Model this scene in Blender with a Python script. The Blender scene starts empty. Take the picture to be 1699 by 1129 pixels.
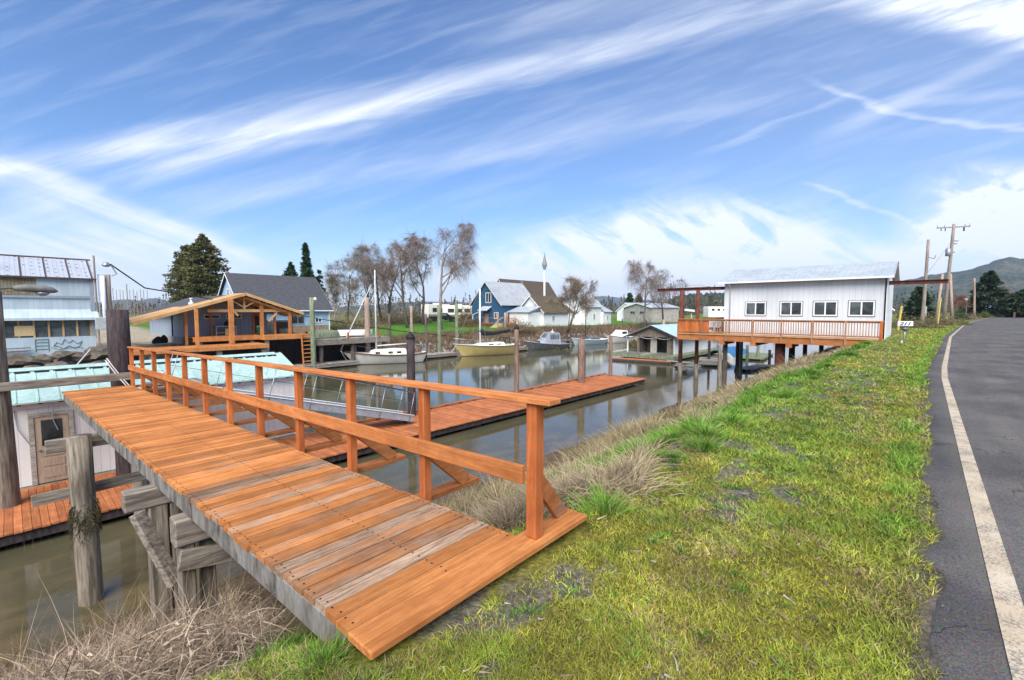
import bpy, math, random
import numpy as np
from mathutils import Vector, Matrix
random.seed(7)
RNG = np.random.default_rng(11)
SC = bpy.context.scene
COL = SC.collection
PI = math.pi
# ---------------------------------------------------------------- frame
# X runs along the road, Y runs from the road out over the slough, Z up.
TH = math.radians(42.2); PIT = math.radians(3.7); HC = 1.64; FPX = 755.1
FX, FY = math.cos(TH), math.sin(TH); RX, RY = math.sin(TH), -math.cos(TH)
WATER = -3.5

def ray(px, py):
    u = (px - 849.5) / FPX; v = (564.5 - py) / FPX
    f = math.cos(PIT) + v * math.sin(PIT); z = -math.sin(PIT) + v * math.cos(PIT)
    return (FX * f + RX * u, FY * f + RY * u, z, f)
def on_z(px, py, z):
    r = ray(px, py); t = (z - HC) / r[2]; return Vector((r[0]*t, r[1]*t, z))
def on_s(px, py, s):
    r = ray(px, py); t = s / r[1]; return Vector((r[0]*t, s, HC + r[2]*t))
def on_a(px, py, a):
    r = ray(px, py); t = a / r[0]; return Vector((a, r[1]*t, HC + r[2]*t))
def at_d(px, py, d):
    r = ray(px, py); t = d / r[3]; return Vector((r[0]*t, r[1]*t, HC + r[2]*t))

def smooth(x, a, b):
    t = np.clip((x - a) / (b - a), 0, 1); return t*t*(3-2*t)
def vnoise(x, y, seed=0):
    x = np.asarray(x, float); y = np.asarray(y, float)
    xi = np.floor(x).astype(np.int64); yi = np.floor(y).astype(np.int64); xf = x-xi; yf = y-yi
    def h(i, j):
        n = (i*374761393 + j*668265263 + seed*1442695041) & 0x7fffffff
        n = ((n ^ (n >> 13)) * 1274126177) & 0x7fffffff
        return ((n ^ (n >> 16)) & 0xffff) / 65535.0
    sx = xf*xf*(3-2*xf); sy = yf*yf*(3-2*yf)
    return (h(xi,yi)*(1-sx)+h(xi+1,yi)*sx)*(1-sy) + (h(xi,yi+1)*(1-sx)+h(xi+1,yi+1)*sx)*sy
def fbm(x, y, seed=0, o=4):
    v = 0; a = .5; t = 0
    for k in range(o):
        v = v + a*vnoise(x*2**k, y*2**k, seed+k*17); t += a; a *= .5
    return v/t

# ---------------------------------------------------------------- materials
def srgb(r, g, b):
    f = lambda c: c/12.92 if c <= .04045 else ((c+.055)/1.055)**2.4
    return (f(r/255), f(g/255), f(b/255))
MATS = {}
class NT:
    def __init__(s, mat):
        s.nt = mat.node_tree; s.n = s.nt.nodes; s.l = s.nt.links
    def new(s, t, **kw):
        n = s.n.new(t)
        for k, v in kw.items(): setattr(n, k, v)
        return n
    def lk(s, a, b): s.l.new(a, b)
    def put(s, sock, v):
        if isinstance(v, bpy.types.NodeSocket): s.lk(v, sock)
        else:
            if sock.type == 'RGBA' and len(v) == 3: v = (*v, 1)
            sock.default_value = v
    def m(s, op, a, b=None, c=None):
        n = s.new('ShaderNodeMath', operation=op); s.put(n.inputs[0], a)
        if b is not None: s.put(n.inputs[1], b)
        if c is not None: s.put(n.inputs[2], c)
        return n.outputs[0]
    def mix(s, f, a, b, blend='MIX'):
        n = s.new('ShaderNodeMix', data_type='RGBA', blend_type=blend); s.put(n.inputs[0], f); s.put(n.inputs[6], a); s.put(n.inputs[7], b)
        return n.outputs[2]
    def mr(s, v, a, b, c=0., d=1., smooth=True):
        n = s.new('ShaderNodeMapRange', interpolation_type='SMOOTHSTEP' if smooth else 'LINEAR'); s.put(n.inputs[0], v)
        for i, q in enumerate((a, b, c, d)): s.put(n.inputs[1+i], q)
        return n.outputs[0]
    def coord(s, kind='Object', scale=(1,1,1), rot=(0,0,0), loc=(0,0,0)):
        if kind == 'World': o = s.new('ShaderNodeNewGeometry').outputs['Position']
        else: o = s.new('ShaderNodeTexCoord').outputs[kind]
        mp = s.new('ShaderNodeMapping'); s.lk(o, mp.inputs[0]); mp.inputs[3].default_value = scale; mp.inputs[2].default_value = rot; mp.inputs[1].default_value = loc
        return mp.outputs[0]
    def noise(s, vec, scale=5, detail=4, rough=.55, dist=0, out=0):
        n = s.new('ShaderNodeTexNoise'); s.lk(vec, n.inputs['Vector']); n.inputs['Scale'].default_value = scale
        n.inputs['Detail'].default_value = detail; n.inputs['Roughness'].default_value = rough; n.inputs['Distortion'].default_value = dist
        return n.outputs[out]
    def vor(s, vec, scale=5, out='Distance', feature='F1'):
        n = s.new('ShaderNodeTexVoronoi', feature=feature); s.lk(vec, n.inputs['Vector']); n.inputs['Scale'].default_value = scale
        return n.outputs[out]
    def xyz(s, vec):
        n = s.new('ShaderNodeSeparateXYZ'); s.lk(vec, n.inputs[0]); return n.outputs
    def attr(s, name, out=0):
        return s.new('ShaderNodeAttribute', attribute_name=name).outputs[out]
    def bump(s, h, strength=.3, dist=.01):
        n = s.new('ShaderNodeBump'); s.lk(h, n.inputs['Height']); n.inputs['Strength'].default_value = strength; n.inputs['Distance'].default_value = dist
        return n.outputs[0]
def newmat(name, rough=.7, metal=0., spec=.3):
    m = bpy.data.materials.new(name); m.use_nodes = True
    t = NT(m); b = t.n['Principled BSDF']
    b.inputs['Roughness'].default_value = rough; b.inputs['Metallic'].default_value = metal
    b.inputs['Specular IOR Level'].default_value = spec
    MATS[name] = m
    return m, t, b
def mat(name, c1, c2=None, scale=4, stretch=(1,1,1), rough=.7, metal=0., bump=.0, lo=.35, hi=.65, tint=False, fine=0, spec=.3, dirt=None, coords='Object', groove=None):
    """mottled surface between c1 and c2; tint multiplies by the mesh's own colour attribute; groove=(axis, pitch, width) cuts board joints"""
    m, t, b = newmat(name, rough, metal, spec)
    v = t.coord(coords, stretch)
    n = t.noise(v, scale, 6, .6)
    c = t.mix(t.mr(n, lo, hi), c1, c2 if c2 else tuple(x*.8 for x in c1))
    h = n
    if fine:
        n2 = t.noise(v, fine, 4, .7); c = t.mix(1., c, t.mix(n2, (.55,.55,.55), (1.45,1.45,1.45)), 'MULTIPLY'); h = t.m('ADD', n, t.m('MULTIPLY', n2, .5))
    if dirt:
        n3 = t.noise(t.coord(coords, (1,1,.35)), dirt[1], 5, .65); c = t.mix(t.mr(n3, dirt[2], dirt[2]+.2, 0., dirt[3]), c, dirt[0])
    if groove:
        x = t.xyz(t.coord(coords))[min(2, groove[0])]
        if groove[0] == 3: x = t.m('ADD', t.xyz(t.coord(coords))[0], t.xyz(t.coord(coords))[1])
        g = t.m('PINGPONG', x, groove[1]/2)
        gm = t.m('LESS_THAN', g, groove[2]); c = t.mix(t.m('MULTIPLY', gm, groove[3] if len(groove) > 3 else .6), c, tuple(q*.35 for q in c1))
        h = t.m('SUBTRACT', h, t.m('MULTIPLY', gm, 2.)); bump = bump or .3
    if tint: c = t.mix(1., c, t.attr('tint'), 'MULTIPLY')
    t.put(b.inputs['Base Color'], c)
    if bump: t.put(b.inputs['Normal'], t.bump(h, bump, .01))
    return m
def board_mat(name, base, dark, grey, axis=0, rough=.82):
    """stained boards: tint.r brightness, tint.g how far the stain has worn to grey, tint.b offset of the grain"""
    m, t, b = newmat(name, rough, 0, .14)
    at = t.new('ShaderNodeAttribute', attribute_name='tint'); sp = t.new('ShaderNodeSeparateColor'); t.lk(at.outputs[0], sp.inputs[0])
    R, G, B = sp.outputs
    st = [14, 14, 14]; st[axis] = 1.1
    v0 = t.coord('Object', tuple(st)); ad = t.new('ShaderNodeVectorMath', operation='ADD'); t.lk(v0, ad.inputs[0])
    cb = t.new('ShaderNodeCombineXYZ')
    for i in range(3): t.lk(t.m('MULTIPLY', B, 37.+11*i), cb.inputs[i])
    t.lk(cb.outputs[0], ad.inputs[1]); v = ad.outputs[0]
    g1 = t.noise(v, 1.3, 5, .6, 1.2); g2 = t.noise(v, 6, 5, .7, .6)
    c = t.mix(t.mr(g1, .3, .72), dark, base)
    c = t.mix(1., c, t.mix(g2, (.72,.72,.72), (1.22,1.22,1.22)), 'MULTIPLY')
    g3 = t.noise(t.coord('Object', tuple(3. if i != axis else .9 for i in range(3))), 1.6, 5, .65)
    w = t.mr(t.m('ADD', t.m('ADD', t.m('MULTIPLY', g2, .45), t.m('MULTIPLY', g3, .75)), G), .84, 1.16, 0., .92)
    gc = t.mix(t.mr(t.noise(v, 3.1, 6, .75, .9), .3, .7), tuple(x*.42 for x in grey), tuple(min(1, x*1.65) for x in grey))
    c = t.mix(w, c, gc)
    dn = t.noise(t.coord('World'), 1.9, 6, .7); c = t.mix(1., c, t.mix(t.mr(dn, .3, .7), (.78,.74,.70), (1.12,1.12,1.12)), 'MULTIPLY')
    c = t.mix(t.mr(t.noise(t.coord('World'), 5.5, 5, .7), .60, .74, 0., .55), c, tuple(x*.9 for x in grey))
    v2 = t.coord('Object', (2.2,2.2,2.2)); k = t.vor(v2, 3.1)
    c = t.mix(t.mr(k, .05, .0, 0., .8), c, tuple(x*.25 for x in dark))
    c = t.mix(1., c, t.mix(1., R, (1,1,1), 'MULTIPLY'), 'MULTIPLY')
    t.put(b.inputs['Base Color'], c); t.put(b.inputs['Normal'], t.bump(g2, .5, .004))
    return m
def flat(name, c, rough=.6, metal=0., spec=.4):
    return mat(name, c, tuple(x*.82 for x in c), scale=9, rough=rough, metal=metal, spec=spec, fine=40)

STAIN = srgb(214,118,58); STAIN_D = srgb(178,82,38); GREY = srgb(128,116,104)
board_mat('stained_deck', (.59,.245,.078), (.41,.15,.045), (.26,.19,.135), 0)
board_mat('porch_wood', (.60,.265,.095), (.44,.17,.055), (.4,.3,.2), 2)
board_mat('stained_dock', (.50,.185,.075), (.37,.125,.05), (.25,.19,.15), 1)
board_mat('stained_rail_y', (.57,.225,.075), (.41,.14,.045), (.30,.22,.15), 1)
board_mat('stained_rail_x', (.55,.21,.068), (.39,.125,.04), (.30,.22,.15), 0)
board_mat('stained_post', (.57,.18,.055), (.40,.11,.035), (.30,.2,.12), 2)
board_mat('plywood', (.66,.42,.20), (.55,.33,.15), (.5,.4,.28), 1)
board_mat('grey_board_x', (.26,.235,.20), (.16,.145,.12), (.36,.34,.30), 0, .8)
board_mat('grey_board_y', (.25,.225,.19), (.15,.135,.115), (.36,.34,.30), 1, .8)
mat('stringer', (.25,.235,.21), (.115,.10,.085), 4, (3,1.3,.6), .85, bump=.5, fine=22, dirt=((.04,.033,.026), 6, .50, .9))
mat('old_timber', (.27,.23,.18), (.105,.085,.065), 2.6, (8,8,.6), .88, bump=.9, fine=14, dirt=((.10,.10,.055), 2, .62, .6))
mat('old_beam', (.30,.26,.21), (.13,.105,.085), 3, (.7,9,9), .88, bump=.8, fine=14)
mat('pile', (.17,.14,.115), (.07,.058,.05), 2.4, (5,5,.8), .88, bump=.7, fine=10, dirt=((.15,.14,.06), 2, .60, .6))
mat('dark_pile', (.075,.055,.055), (.03,.024,.026), 2.4, (5,5,.8), .85, bump=.7, fine=10)
mat('red_pile', (.26,.17,.125), (.13,.085,.065), 2.4, (5,5,.8), .85, bump=.6, fine=10)
mat('pale_pile', (.42,.31,.24), (.27,.20,.16), 2.4, (5,5,.8), .85, bump=.4, fine=10)
mat('green_pile', (.24,.28,.17), (.13,.15,.095), 2.2, (5,5,.8), .85, bump=.5, fine=10)
mat('util_pole', (.33,.27,.22), (.21,.17,.14), 2.4, (5,5,.6), .85, bump=.4, fine=10)
mat('weed', (.12,.10,.05), (.045,.042,.022), 20, rough=.95, bump=.8)
mat('rust', (.16,.048,.028), (.075,.028,.02), 4, rough=.85, bump=.3, fine=30)
mat('teal_roof', (.40,.545,.50), (.34,.48,.44), 1.5, rough=.5, spec=.35, fine=8, dirt=((.30,.36,.32), 1.2, .55, .45))
mat('white_siding', (.74,.74,.72), (.62,.62,.61), 1.2, (1,1,.4), .6, groove=(0, .2, .006, .45), dirt=((.40,.37,.32), 1.6, .62, .4))
mat('white_paint', (.80,.80,.79), (.71,.71,.69), 2.0, rough=.55, dirt=((.45,.42,.36), 3, .64, .35))
mat('house_siding', (.69,.705,.71), (.61,.63,.64), .8, (1,1,.3), .55, groove=(1, .3, .008, .38), dirt=((.47,.46,.43), .9, .56, .35))
mat('house_siding_x', (.70,.715,.72), (.63,.65,.66), .8, (1,1,.3), .55, groove=(0, .3, .006, .22))
mat('pale_roof', (.42,.46,.48), (.35,.39,.41), .8, rough=.4, spec=.5, fine=5)
mat('grey_metal_roof', (.40,.42,.44), (.33,.35,.37), .8, rough=.45, spec=.5, fine=5)
mat('light_metal_roof', (.58,.61,.63), (.5,.53,.55), .8, rough=.4, spec=.5, fine=5)
mat('blue_roof', (.42,.56,.66), (.36,.49,.60), 1, rough=.4, spec=.5, fine=5)
mat('dark_shingle', (.085,.088,.098), (.05,.052,.058), 6, (1,1,1), .9, bump=.5, fine=20, lo=.3, hi=.7)
mat('brown_shingle', (.115,.085,.065), (.065,.05,.04), 5, rough=.9, bump=.5, fine=20, dirt=((.10,.10,.035), .8, .55, .7))
mat('moss_shingle', (.12,.095,.055), (.075,.055,.04), 3, rough=.9, bump=.5, fine=20)
mat('grey_siding', (.30,.36,.43), (.26,.31,.38), 1.5, (1,1,.4), .65, groove=(3, .3, .012, .6))
mat('light_blue_siding', (.36,.50,.64), (.30,.43,.56), 2, rough=.65, groove=(2, .2, .01, .5))
mat('shed_blue', (.47,.55,.59), (.38,.46,.51), 1.4, (1,1,.3), .65, groove=(0, .25, .008, .3), dirt=((.30,.36,.38), 1.2, .58, .6))
mat('house_blue', (.045,.128,.235), (.032,.095,.18), 3, (4,4,.6), .6, groove=(3, .3, .012, .5))
mat('brick_tan', (.33,.23,.155), (.20,.14,.10), 5, rough=.85, fine=14)
mat('concrete', (.40,.37,.33), (.29,.27,.24), 1.4, rough=.9, fine=12, bump=.2)
mat('trim_white', (.80,.80,.80), (.72,.72,.72), 5, rough=.5)
mat('grey_paint', (.30,.34,.39), (.25,.29,.34), 5, rough=.5)
mat('galv', (.42,.44,.46), (.31,.33,.35), 8, rough=.42, metal=.7, fine=20)
mat('alum', (.36,.385,.43), (.28,.30,.34), 3, rough=.5, metal=.25, fine=14)
mat('beige_door', (.46,.365,.27), (.38,.30,.22), 4, (5,5,.6), .6, fine=12)
mat('brown_door', (.09,.055,.05), None, 4, rough=.6)
mat('lamp_grey', (.20,.20,.19), (.13,.13,.125), 5, rough=.6)
mat('box_grey', (.43,.46,.45), (.36,.39,.38), 5, rough=.55)
mat('gel_white', (.85,.82,.75), (.76,.73,.66), 2, rough=.3, spec=.5, dirt=((.42,.36,.28), 1.5, .6, .45))
mat('gel_yellow', (.66,.51,.21), (.58,.44,.17), 2, rough=.35, spec=.5, dirt=((.34,.27,.14), 1.5, .62, .5))
mat('gel_blue', (.50,.66,.72), (.42,.57,.63), 2, rough=.35, spec=.5)
mat('gunmetal', (.15,.165,.17), (.11,.12,.125), 2, rough=.5, metal=.3)
mat('brown_trim', (.17,.085,.055), (.12,.06,.04), 6, rough=.5)
mat('black_cloth', (.02,.021,.026), (.012,.012,.015), 6, rough=.85, bump=.4)
mat('black', (.016,.016,.017), None, 6, rough=.6)
mat('rope_white', (.66,.62,.62), (.5,.47,.47), 30, rough=.9)
mat('tarp_blue', (.04,.17,.36), (.03,.13,.28), 3, rough=.6)
mat('tarp_grey', (.22,.25,.28), (.15,.17,.2), 3, rough=.6)
mat('faded_green', (.16,.25,.23), None, 5, rough=.7)
mat('green_plastic', (.03,.17,.09), None, 5, rough=.5)
mat('rock', (.17,.14,.115), (.07,.058,.048), 2.2, rough=.92, bump=.7, fine=9, dirt=((.10,.12,.035), 1.6, .52, .75))
mat('rubble_pale', (.45,.36,.31), (.25,.20,.17), 4, rough=.9, bump=.5, fine=10)
mat('yellow_paint', (.62,.47,.10), None, 4, rough=.5)
mat('fence_yellow', (.55,.50,.22), (.45,.42,.2), 4, rough=.7)
mat('bark', (.135,.105,.085), (.06,.047,.04), 4, (4,4,.7), .9, bump=.6, fine=12)
mat('birch_bark', (.33,.275,.25), (.14,.11,.095), 3, (3,3,.8), .85, bump=.5, fine=10)
mat('twig', (1,1,1), (.72,.72,.72), 2, rough=.9, tint=True)
mat('leaf', (1,1,1), (.6,.6,.6), 1.2, rough=.75, tint=True)
mat('mast', (.66,.65,.62), None, 4, rough=.4)
mat('osb', (.62,.46,.25), (.5,.36,.18), 14, rough=.8, fine=30)
mat('church_grey', (.28,.29,.28), (.2,.21,.2), 4, rough=.7)
mat('steel_gate', (.33,.33,.33), None, 4, rough=.5)
mat('patch_brown', (.30,.25,.15), (.19,.155,.09), 3, rough=.9, fine=8, groove=(0, .14, .02, .5), dirt=((.36,.34,.26), 2, .55, .6))
m, t, b = newmat('spotted_roof', .4, 0, .5); x_, y_, z_ = t.xyz(t.coord('Object'))
fx = t.m('FRACT', t.m('MULTIPLY', x_, 3.0)); fy = t.m('FRACT', t.m('MULTIPLY', t.m('ADD', y_, t.m('MULTIPLY', x_, .23)), 2.0))
sp_ = t.m('MULTIPLY', t.m('LESS_THAN', fx, .30), t.m('LESS_THAN', fy, .17)); sp_ = t.m('MULTIPLY', sp_, t.mr(t.noise(t.coord('Object'), 1.3), .42, .5))
t.put(b.inputs['Base Color'], t.mix(sp_, t.mix(t.noise(t.coord('Object'), .9), (.34,.37,.42), (.46,.49,.54)), (.05,.045,.05)))
def glass_mat(name, c, rough=.06):
    m, t, b = newmat(name, rough, 0, .6)
    v = t.coord('Object', (1,1,1)); n = t.noise(v, 1.6, 3, .6, .6)
    t.put(b.inputs['Base Color'], t.mix(t.mr(n, .4, .62), c, tuple(min(1, x*2.2+.01) for x in c)))
    return m
glass_mat('glass', (.018,.022,.022)); glass_mat('glass_grey', (.085,.10,.11)); glass_mat('glass_dim', (.045,.052,.055), .12)

# ---------------------------------------------------------------- objects
def thing(name, label, cat, loc=(0,0,0), rz=0., group=None):
    o = bpy.data.objects.new(name, None); COL.objects.link(o); o.location = loc; o.rotation_euler = (0,0,rz); o.empty_display_size = .2
    return tag(o, label, cat, group)
def tag(o, label=None, cat=None, group=None, kind=None):
    if label: o['label'] = label
    if cat: o['category'] = cat
    if group: o['group'] = group
    if kind: o['kind'] = kind
    return o
def kids(o): return [c for c in bpy.data.objects if c.parent == o]
def copy_tree(o, parent=None, loc=None, rz=None, label=None, scale=None):
    c = o.copy(); COL.objects.link(c)
    if parent: c.parent = parent
    if loc is not None: c.location = loc
    if rz is not None: c.rotation_euler = (0,0,rz)
    if scale is not None: c.scale = scale
    if label: c['label'] = label
    for k in kids(o): copy_tree(k, c)
    return c
class MB:
    """collects shapes and links them as ONE mesh object"""
    def __init__(s): s.v = []; s.f = []; s.t = []; s.tint = None
    def _add(s, vs, fs):
        o = len(s.v); s.v += [tuple(p) for p in vs]; s.f += [tuple(i+o for i in f) for f in fs]
        s.t += [s.tint or (1,1,1)]*len(vs)
        return s
    def col(s, c): s.tint = c; return s
    def wood(s, wear=.0, spread=.12, j=.1):
        s.tint = (1+random.uniform(-j, j)*1.6, max(0, wear+random.uniform(-spread, spread)), random.random()); return s
    def box(s, x0, x1, y0, y1, z0, z1):
        if x0 > x1: x0, x1 = x1, x0
        if y0 > y1: y0, y1 = y1, y0
        if z0 > z1: z0, z1 = z1, z0
        return s._add([(x0,y0,z0),(x1,y0,z0),(x1,y1,z0),(x0,y1,z0),(x0,y0,z1),(x1,y0,z1),(x1,y1,z1),(x0,y1,z1)],
                      [(0,3,2,1),(4,5,6,7),(0,1,5,4),(1,2,6,5),(2,3,7,6),(3,0,4,7)])
    def bar(s, p, q, w, h, up=(0,0,1)):
        p = Vector(p); q = Vector(q); d = (q-p).normalized(); u = Vector(up); r = d.cross(u)
        if r.length < 1e-4: r = d.cross(Vector((0,1,0)))
        r.normalize(); u = r.cross(d); r = r*w/2; u = u*h/2
        vs = [p-r-u, p+r-u, p+r+u, p-r+u, q-r-u, q+r-u, q+r+u, q-r+u]
        return s._add(vs, [(0,1,2,3),(7,6,5,4),(0,4,5,1),(1,5,6,2),(2,6,7,3),(3,7,4,0)])
    def tube(s, pts, rad, n=8, caps=True, wob=0):
        pts = [Vector(p) for p in pts]; m = len(pts)
        if not hasattr(rad, '__len__'): rad = [rad]*m
        vs = []; fs = []; d0 = None
        for i, p in enumerate(pts):
            d = (pts[min(i+1, m-1)] - pts[max(i-1, 0)]).normalized()
            if d0 is None:
                r = d.cross(Vector((.13,.97,.2)));
                if r.length < .05: r = d.cross(Vector((1,0,0)))
            else: r = r - d*r.dot(d)
            r.normalize(); u = d.cross(r); d0 = d
            for k in range(n):
                a = 2*PI*k/n; q = rad[i]*(1+(random.uniform(-wob, wob) if wob else 0))
                vs.append(p + r*math.cos(a)*q + u*math.sin(a)*q)
        for i in range(m-1):
            for k in range(n):
                fs.append((i*n+k, i*n+(k+1) % n, (i+1)*n+(k+1) % n, (i+1)*n+k))
        if caps: fs += [tuple(range(n-1, -1, -1)), tuple(range((m-1)*n, m*n))]
        return s._add(vs, fs)
    def lathe(s, c, prof, n=12):
        c = Vector(c); vs = []; fs = []
        for r, z in prof:
            for k in range(n): a = 2*PI*k/n; vs.append(c+Vector((r*math.cos(a), r*math.sin(a), z)))
        for i in range(len(prof)-1):
            for k in range(n): fs.append((i*n+k, i*n+(k+1) % n, (i+1)*n+(k+1) % n, (i+1)*n+k))
        fs += [tuple(range(n-1, -1, -1)), tuple(range((len(prof)-1)*n, len(prof)*n))]
        return s._add(vs, fs)
    def prism(s, poly, ext):
        n = len(poly); e = Vector(ext); a = [Vector(p) for p in poly]
        return s._add(a + [p+e for p in a], [tuple(range(n-1, -1, -1)), tuple(range(n, 2*n))] + [(i, (i+1) % n, n+(i+1) % n, n+i) for i in range(n)])
    def slab(s, quad, t):
        q = [Vector(p) for p in quad]; nrm = (q[1]-q[0]).cross(q[3]-q[0]).normalized()*t
        return s.prism(q, nrm)
    def grid(s, rows):
        m = len(rows[0]); vs = [p for r in rows for p in r]
        return s._add(vs, [(i*m+k, i*m+k+1, (i+1)*m+k+1, (i+1)*m+k) for i in range(len(rows)-1) for k in range(m-1)])
    def build(s, name, m, parent=None, smooth=False, shift=(0,0,0), bevel=0, local=True):
        me = bpy.data.meshes.new(name); sh = Vector(shift)
        me.from_pydata([Vector(p)-sh for p in s.v], [], s.f)
        a = me.color_attributes.new('tint', 'FLOAT_COLOR', 'POINT')
        a.data.foreach_set('color', np.array([(*c, 1) for c in s.t], np.float32).ravel())
        me.materials.append(MATS[m] if isinstance(m, str) else m)
        if smooth: me.polygons.foreach_set('use_smooth', [True]*len(me.polygons))
        me.update()
        o = bpy.data.objects.new(name, me); COL.objects.link(o)
        if parent: o.parent = parent
        if bevel:
            b = o.modifiers.new('edge', 'BEVEL'); b.width = bevel; b.segments = 1; b.limit_method = 'ANGLE'
        return o
def np_mesh(name, V, F, m, parent=None, col=None, smooth=False):
    """V (n,3), F (k,3|4) arrays -> one mesh object"""
    me = bpy.data.meshes.new(name); V = np.ascontiguousarray(V, np.float32); F = np.ascontiguousarray(F, np.int32); k = F.shape[1]
    me.vertices.add(len(V)); me.vertices.foreach_set('co', V.ravel())
    me.loops.add(F.size); me.loops.foreach_set('vertex_index', F.ravel())
    me.polygons.add(len(F)); me.polygons.foreach_set('loop_start', np.arange(0, F.size, k, dtype=np.int32)); me.polygons.foreach_set('loop_total', np.full(len(F), k, np.int32))
    me.update(calc_edges=True)
    if col is not None:
        a = me.color_attributes.new('tint', 'FLOAT_COLOR', 'POINT'); a.data.foreach_set('color', np.c_[col, np.ones(len(col))].astype(np.float32).ravel())
    me.materials.append(MATS[m] if isinstance(m, str) else m)
    if smooth: me.polygons.foreach_set('use_smooth', np.ones(len(F), bool))
    o = bpy.data.objects.new(name, me); COL.objects.link(o)
    if parent: o.parent = parent
    return o

# ---------------------------------------------------------------- camera, light, sky
cd = bpy.data.cameras.new('camera'); cam = bpy.data.objects.new('camera', cd); COL.objects.link(cam)
cd.sensor_width = 36; cd.lens = 16.0; cd.clip_end = 60000; cd.clip_start = .05
cam.location = (0, 0, HC)
cam.rotation_euler = (PI/2 - PIT, 0, TH - PI/2)
SC.camera = cam
SUN_EL, SUN_AZ = math.radians(46), math.radians(-146)          # azimuth from +X towards +Y: behind the camera
sd = bpy.data.lights.new('sun', 'SUN'); sun = bpy.data.objects.new('sun', sd); COL.objects.link(sun)
sd.energy = 4.6; sd.angle = math.radians(48); sd.color = (1, .95, .875)
dv = Vector((math.cos(SUN_EL)*math.cos(SUN_AZ), math.cos(SUN_EL)*math.sin(SUN_AZ), math.sin(SUN_EL)))
sun.rotation_euler = (-dv).to_track_quat('-Z', 'Y').to_euler()
W = bpy.data.worlds.new('World'); SC.world = W; W.use_nodes = True
t = NT(W); bg = t.n['Background']
sky = t.new('ShaderNodeTexSky', sky_type='NISHITA'); sky.sun_disc = False; sky.sun_elevation = SUN_EL; sky.sun_rotation = PI/2 - SUN_AZ
sky.air_density = 1.0; sky.dust_density = .4; sky.ozone_density = 2.2
gen = t.new('ShaderNodeTexCoord').outputs['Generated']
mp = t.new('ShaderNodeMapping'); mp.vector_type = 'POINT'; t.lk(gen, mp.inputs[0]); mp.inputs[2].default_value = (0, 0, PI/2-TH)
X, Y, Z = t.xyz(mp.outputs[0])                                 # the sky dome turned so +Y faces the slough's far bend
fr = t.m('GREATER_THAN', Y, .12); Yc = t.m('MAXIMUM', Y, .12)
u = t.m('DIVIDE', X, Yc); v = t.m('DIVIDE', Z, Yc)
uv = t.new('ShaderNodeCombineXYZ'); t.lk(u, uv.inputs[0]); t.lk(v, uv.inputs[1]); uvo = uv.outputs[0]
def rnoise(ang, sx, sy, scale=1, detail=6, rough=.55, dist=.3, off=0):
    m_ = t.new('ShaderNodeMapping'); t.lk(uvo, m_.inputs[0]); m_.vector_type = 'TEXTURE'
    m_.inputs[2].default_value = (0, 0, ang); m_.inputs[3].default_value = (1/sx, 1/sy, 1); m_.inputs[1].default_value = (off, off*.7, 0)
    return t.noise(m_.outputs[0], scale, detail, rough, dist)
wisp = rnoise(.22, 1.6, 14, 1, 7, .6, .5); wisp2 = rnoise(.30, 3, 26, 1, 6, .6, .4, .7); puff = rnoise(0, 5, 8, 1, 7, .6, .6, 2.1); puff2 = rnoise(-.5, 5, 16, 1, 7, .62, .7, 3.3)
fil = rnoise(-.35, 2.4, 20, 1, 6, .6, .4, 1.7)
def poly(c0, c1, c2): return t.m('ADD', c0, t.m('MULTIPLY', u, t.m('ADD', c1, t.m('MULTIPLY', u, c2))))
def band(c, up, dn, u0, u1, u2, u3, k):
    """soft streak: centre line c, soft width above and below, fading in u0..u1 and out u2..u3"""
    d = t.m('SUBTRACT', v, c)
    w = t.m('MULTIPLY', t.mr(d, up, 0.), t.mr(d, -dn, 0.))
    return t.m('MULTIPLY', t.m('MULTIPLY', w, k), t.m('MULTIPLY', t.mr(u, u0, u1), t.mr(u, u3, u2)))
def blob(cu, cv, ru, rv, k):
    a = t.m('DIVIDE', t.m('SUBTRACT', u, cu), ru); b_ = t.m('DIVIDE', t.m('SUBTRACT', v, cv), rv)
    return t.m('MULTIPLY', t.mr(t.m('SQRT', t.m('ADD', t.m('MULTIPLY', a, a), t.m('MULTIPLY', b_, b_))), 1., .15), k)
warp = t.m('MULTIPLY', t.m('SUBTRACT', wisp, .5), .06)
v = t.m('ADD', v, warp)
S = lambda *a: __import__('functools').reduce(lambda p, q: t.m('ADD', p, q), a)
m1 = S(band(poly(.500, .215, .03), .060, .040, -1.6, -.75, .0, .85, .76), band(poly(.47, .20, .0), .05, .05, -.9, -.72, -.4, -.1, .55),
       band(poly(.360, .185, 0), .06, .055, -1.0, -.5, .1, .8, .34), band(poly(.60, .16, -.1), .10, .07, -.3, .2, .6, 1.2, .24),
       band(poly(.55, .30, .0), .10, .08, -1.5, -1.2, -.8, -.3, .25))
m1 = t.m('MULTIPLY', m1, t.mr(t.m('ADD', t.m('MULTIPLY', wisp, .5), t.m('MULTIPLY', wisp2, .5)), .30, .64, .22, 1.2))
m2 = S(band(poly(-.14, -.49, -.07), .035, .10, -1.5, -1.1, -.62, -.48, .8), blob(-1.0, .10, .55, .15, 1.0))
m2 = t.m('MULTIPLY', m2, t.mr(fil, .3, .66, .35, 1.15))
m3 = S(blob(.42, .11, .44, .17, 1.9), blob(.18, .09, .35, .13, 1.2), blob(.75, .05, .5, .12, 1.0), blob(-.05, .05, .4, .10, .7))
m3 = t.m('MULTIPLY', m3, t.mr(t.m('ADD', t.m('MULTIPLY', puff2, .55), t.m('MULTIPLY', puff, .45)), .38, .58, .08, 1.2))
m4 = t.m('MULTIPLY', S(blob(1.04, .20, .25, .14, 2.6), blob(1.05, .08, .35, .12, 1.3)), t.mr(puff, .36, .54, .2, 1.2))
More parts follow.
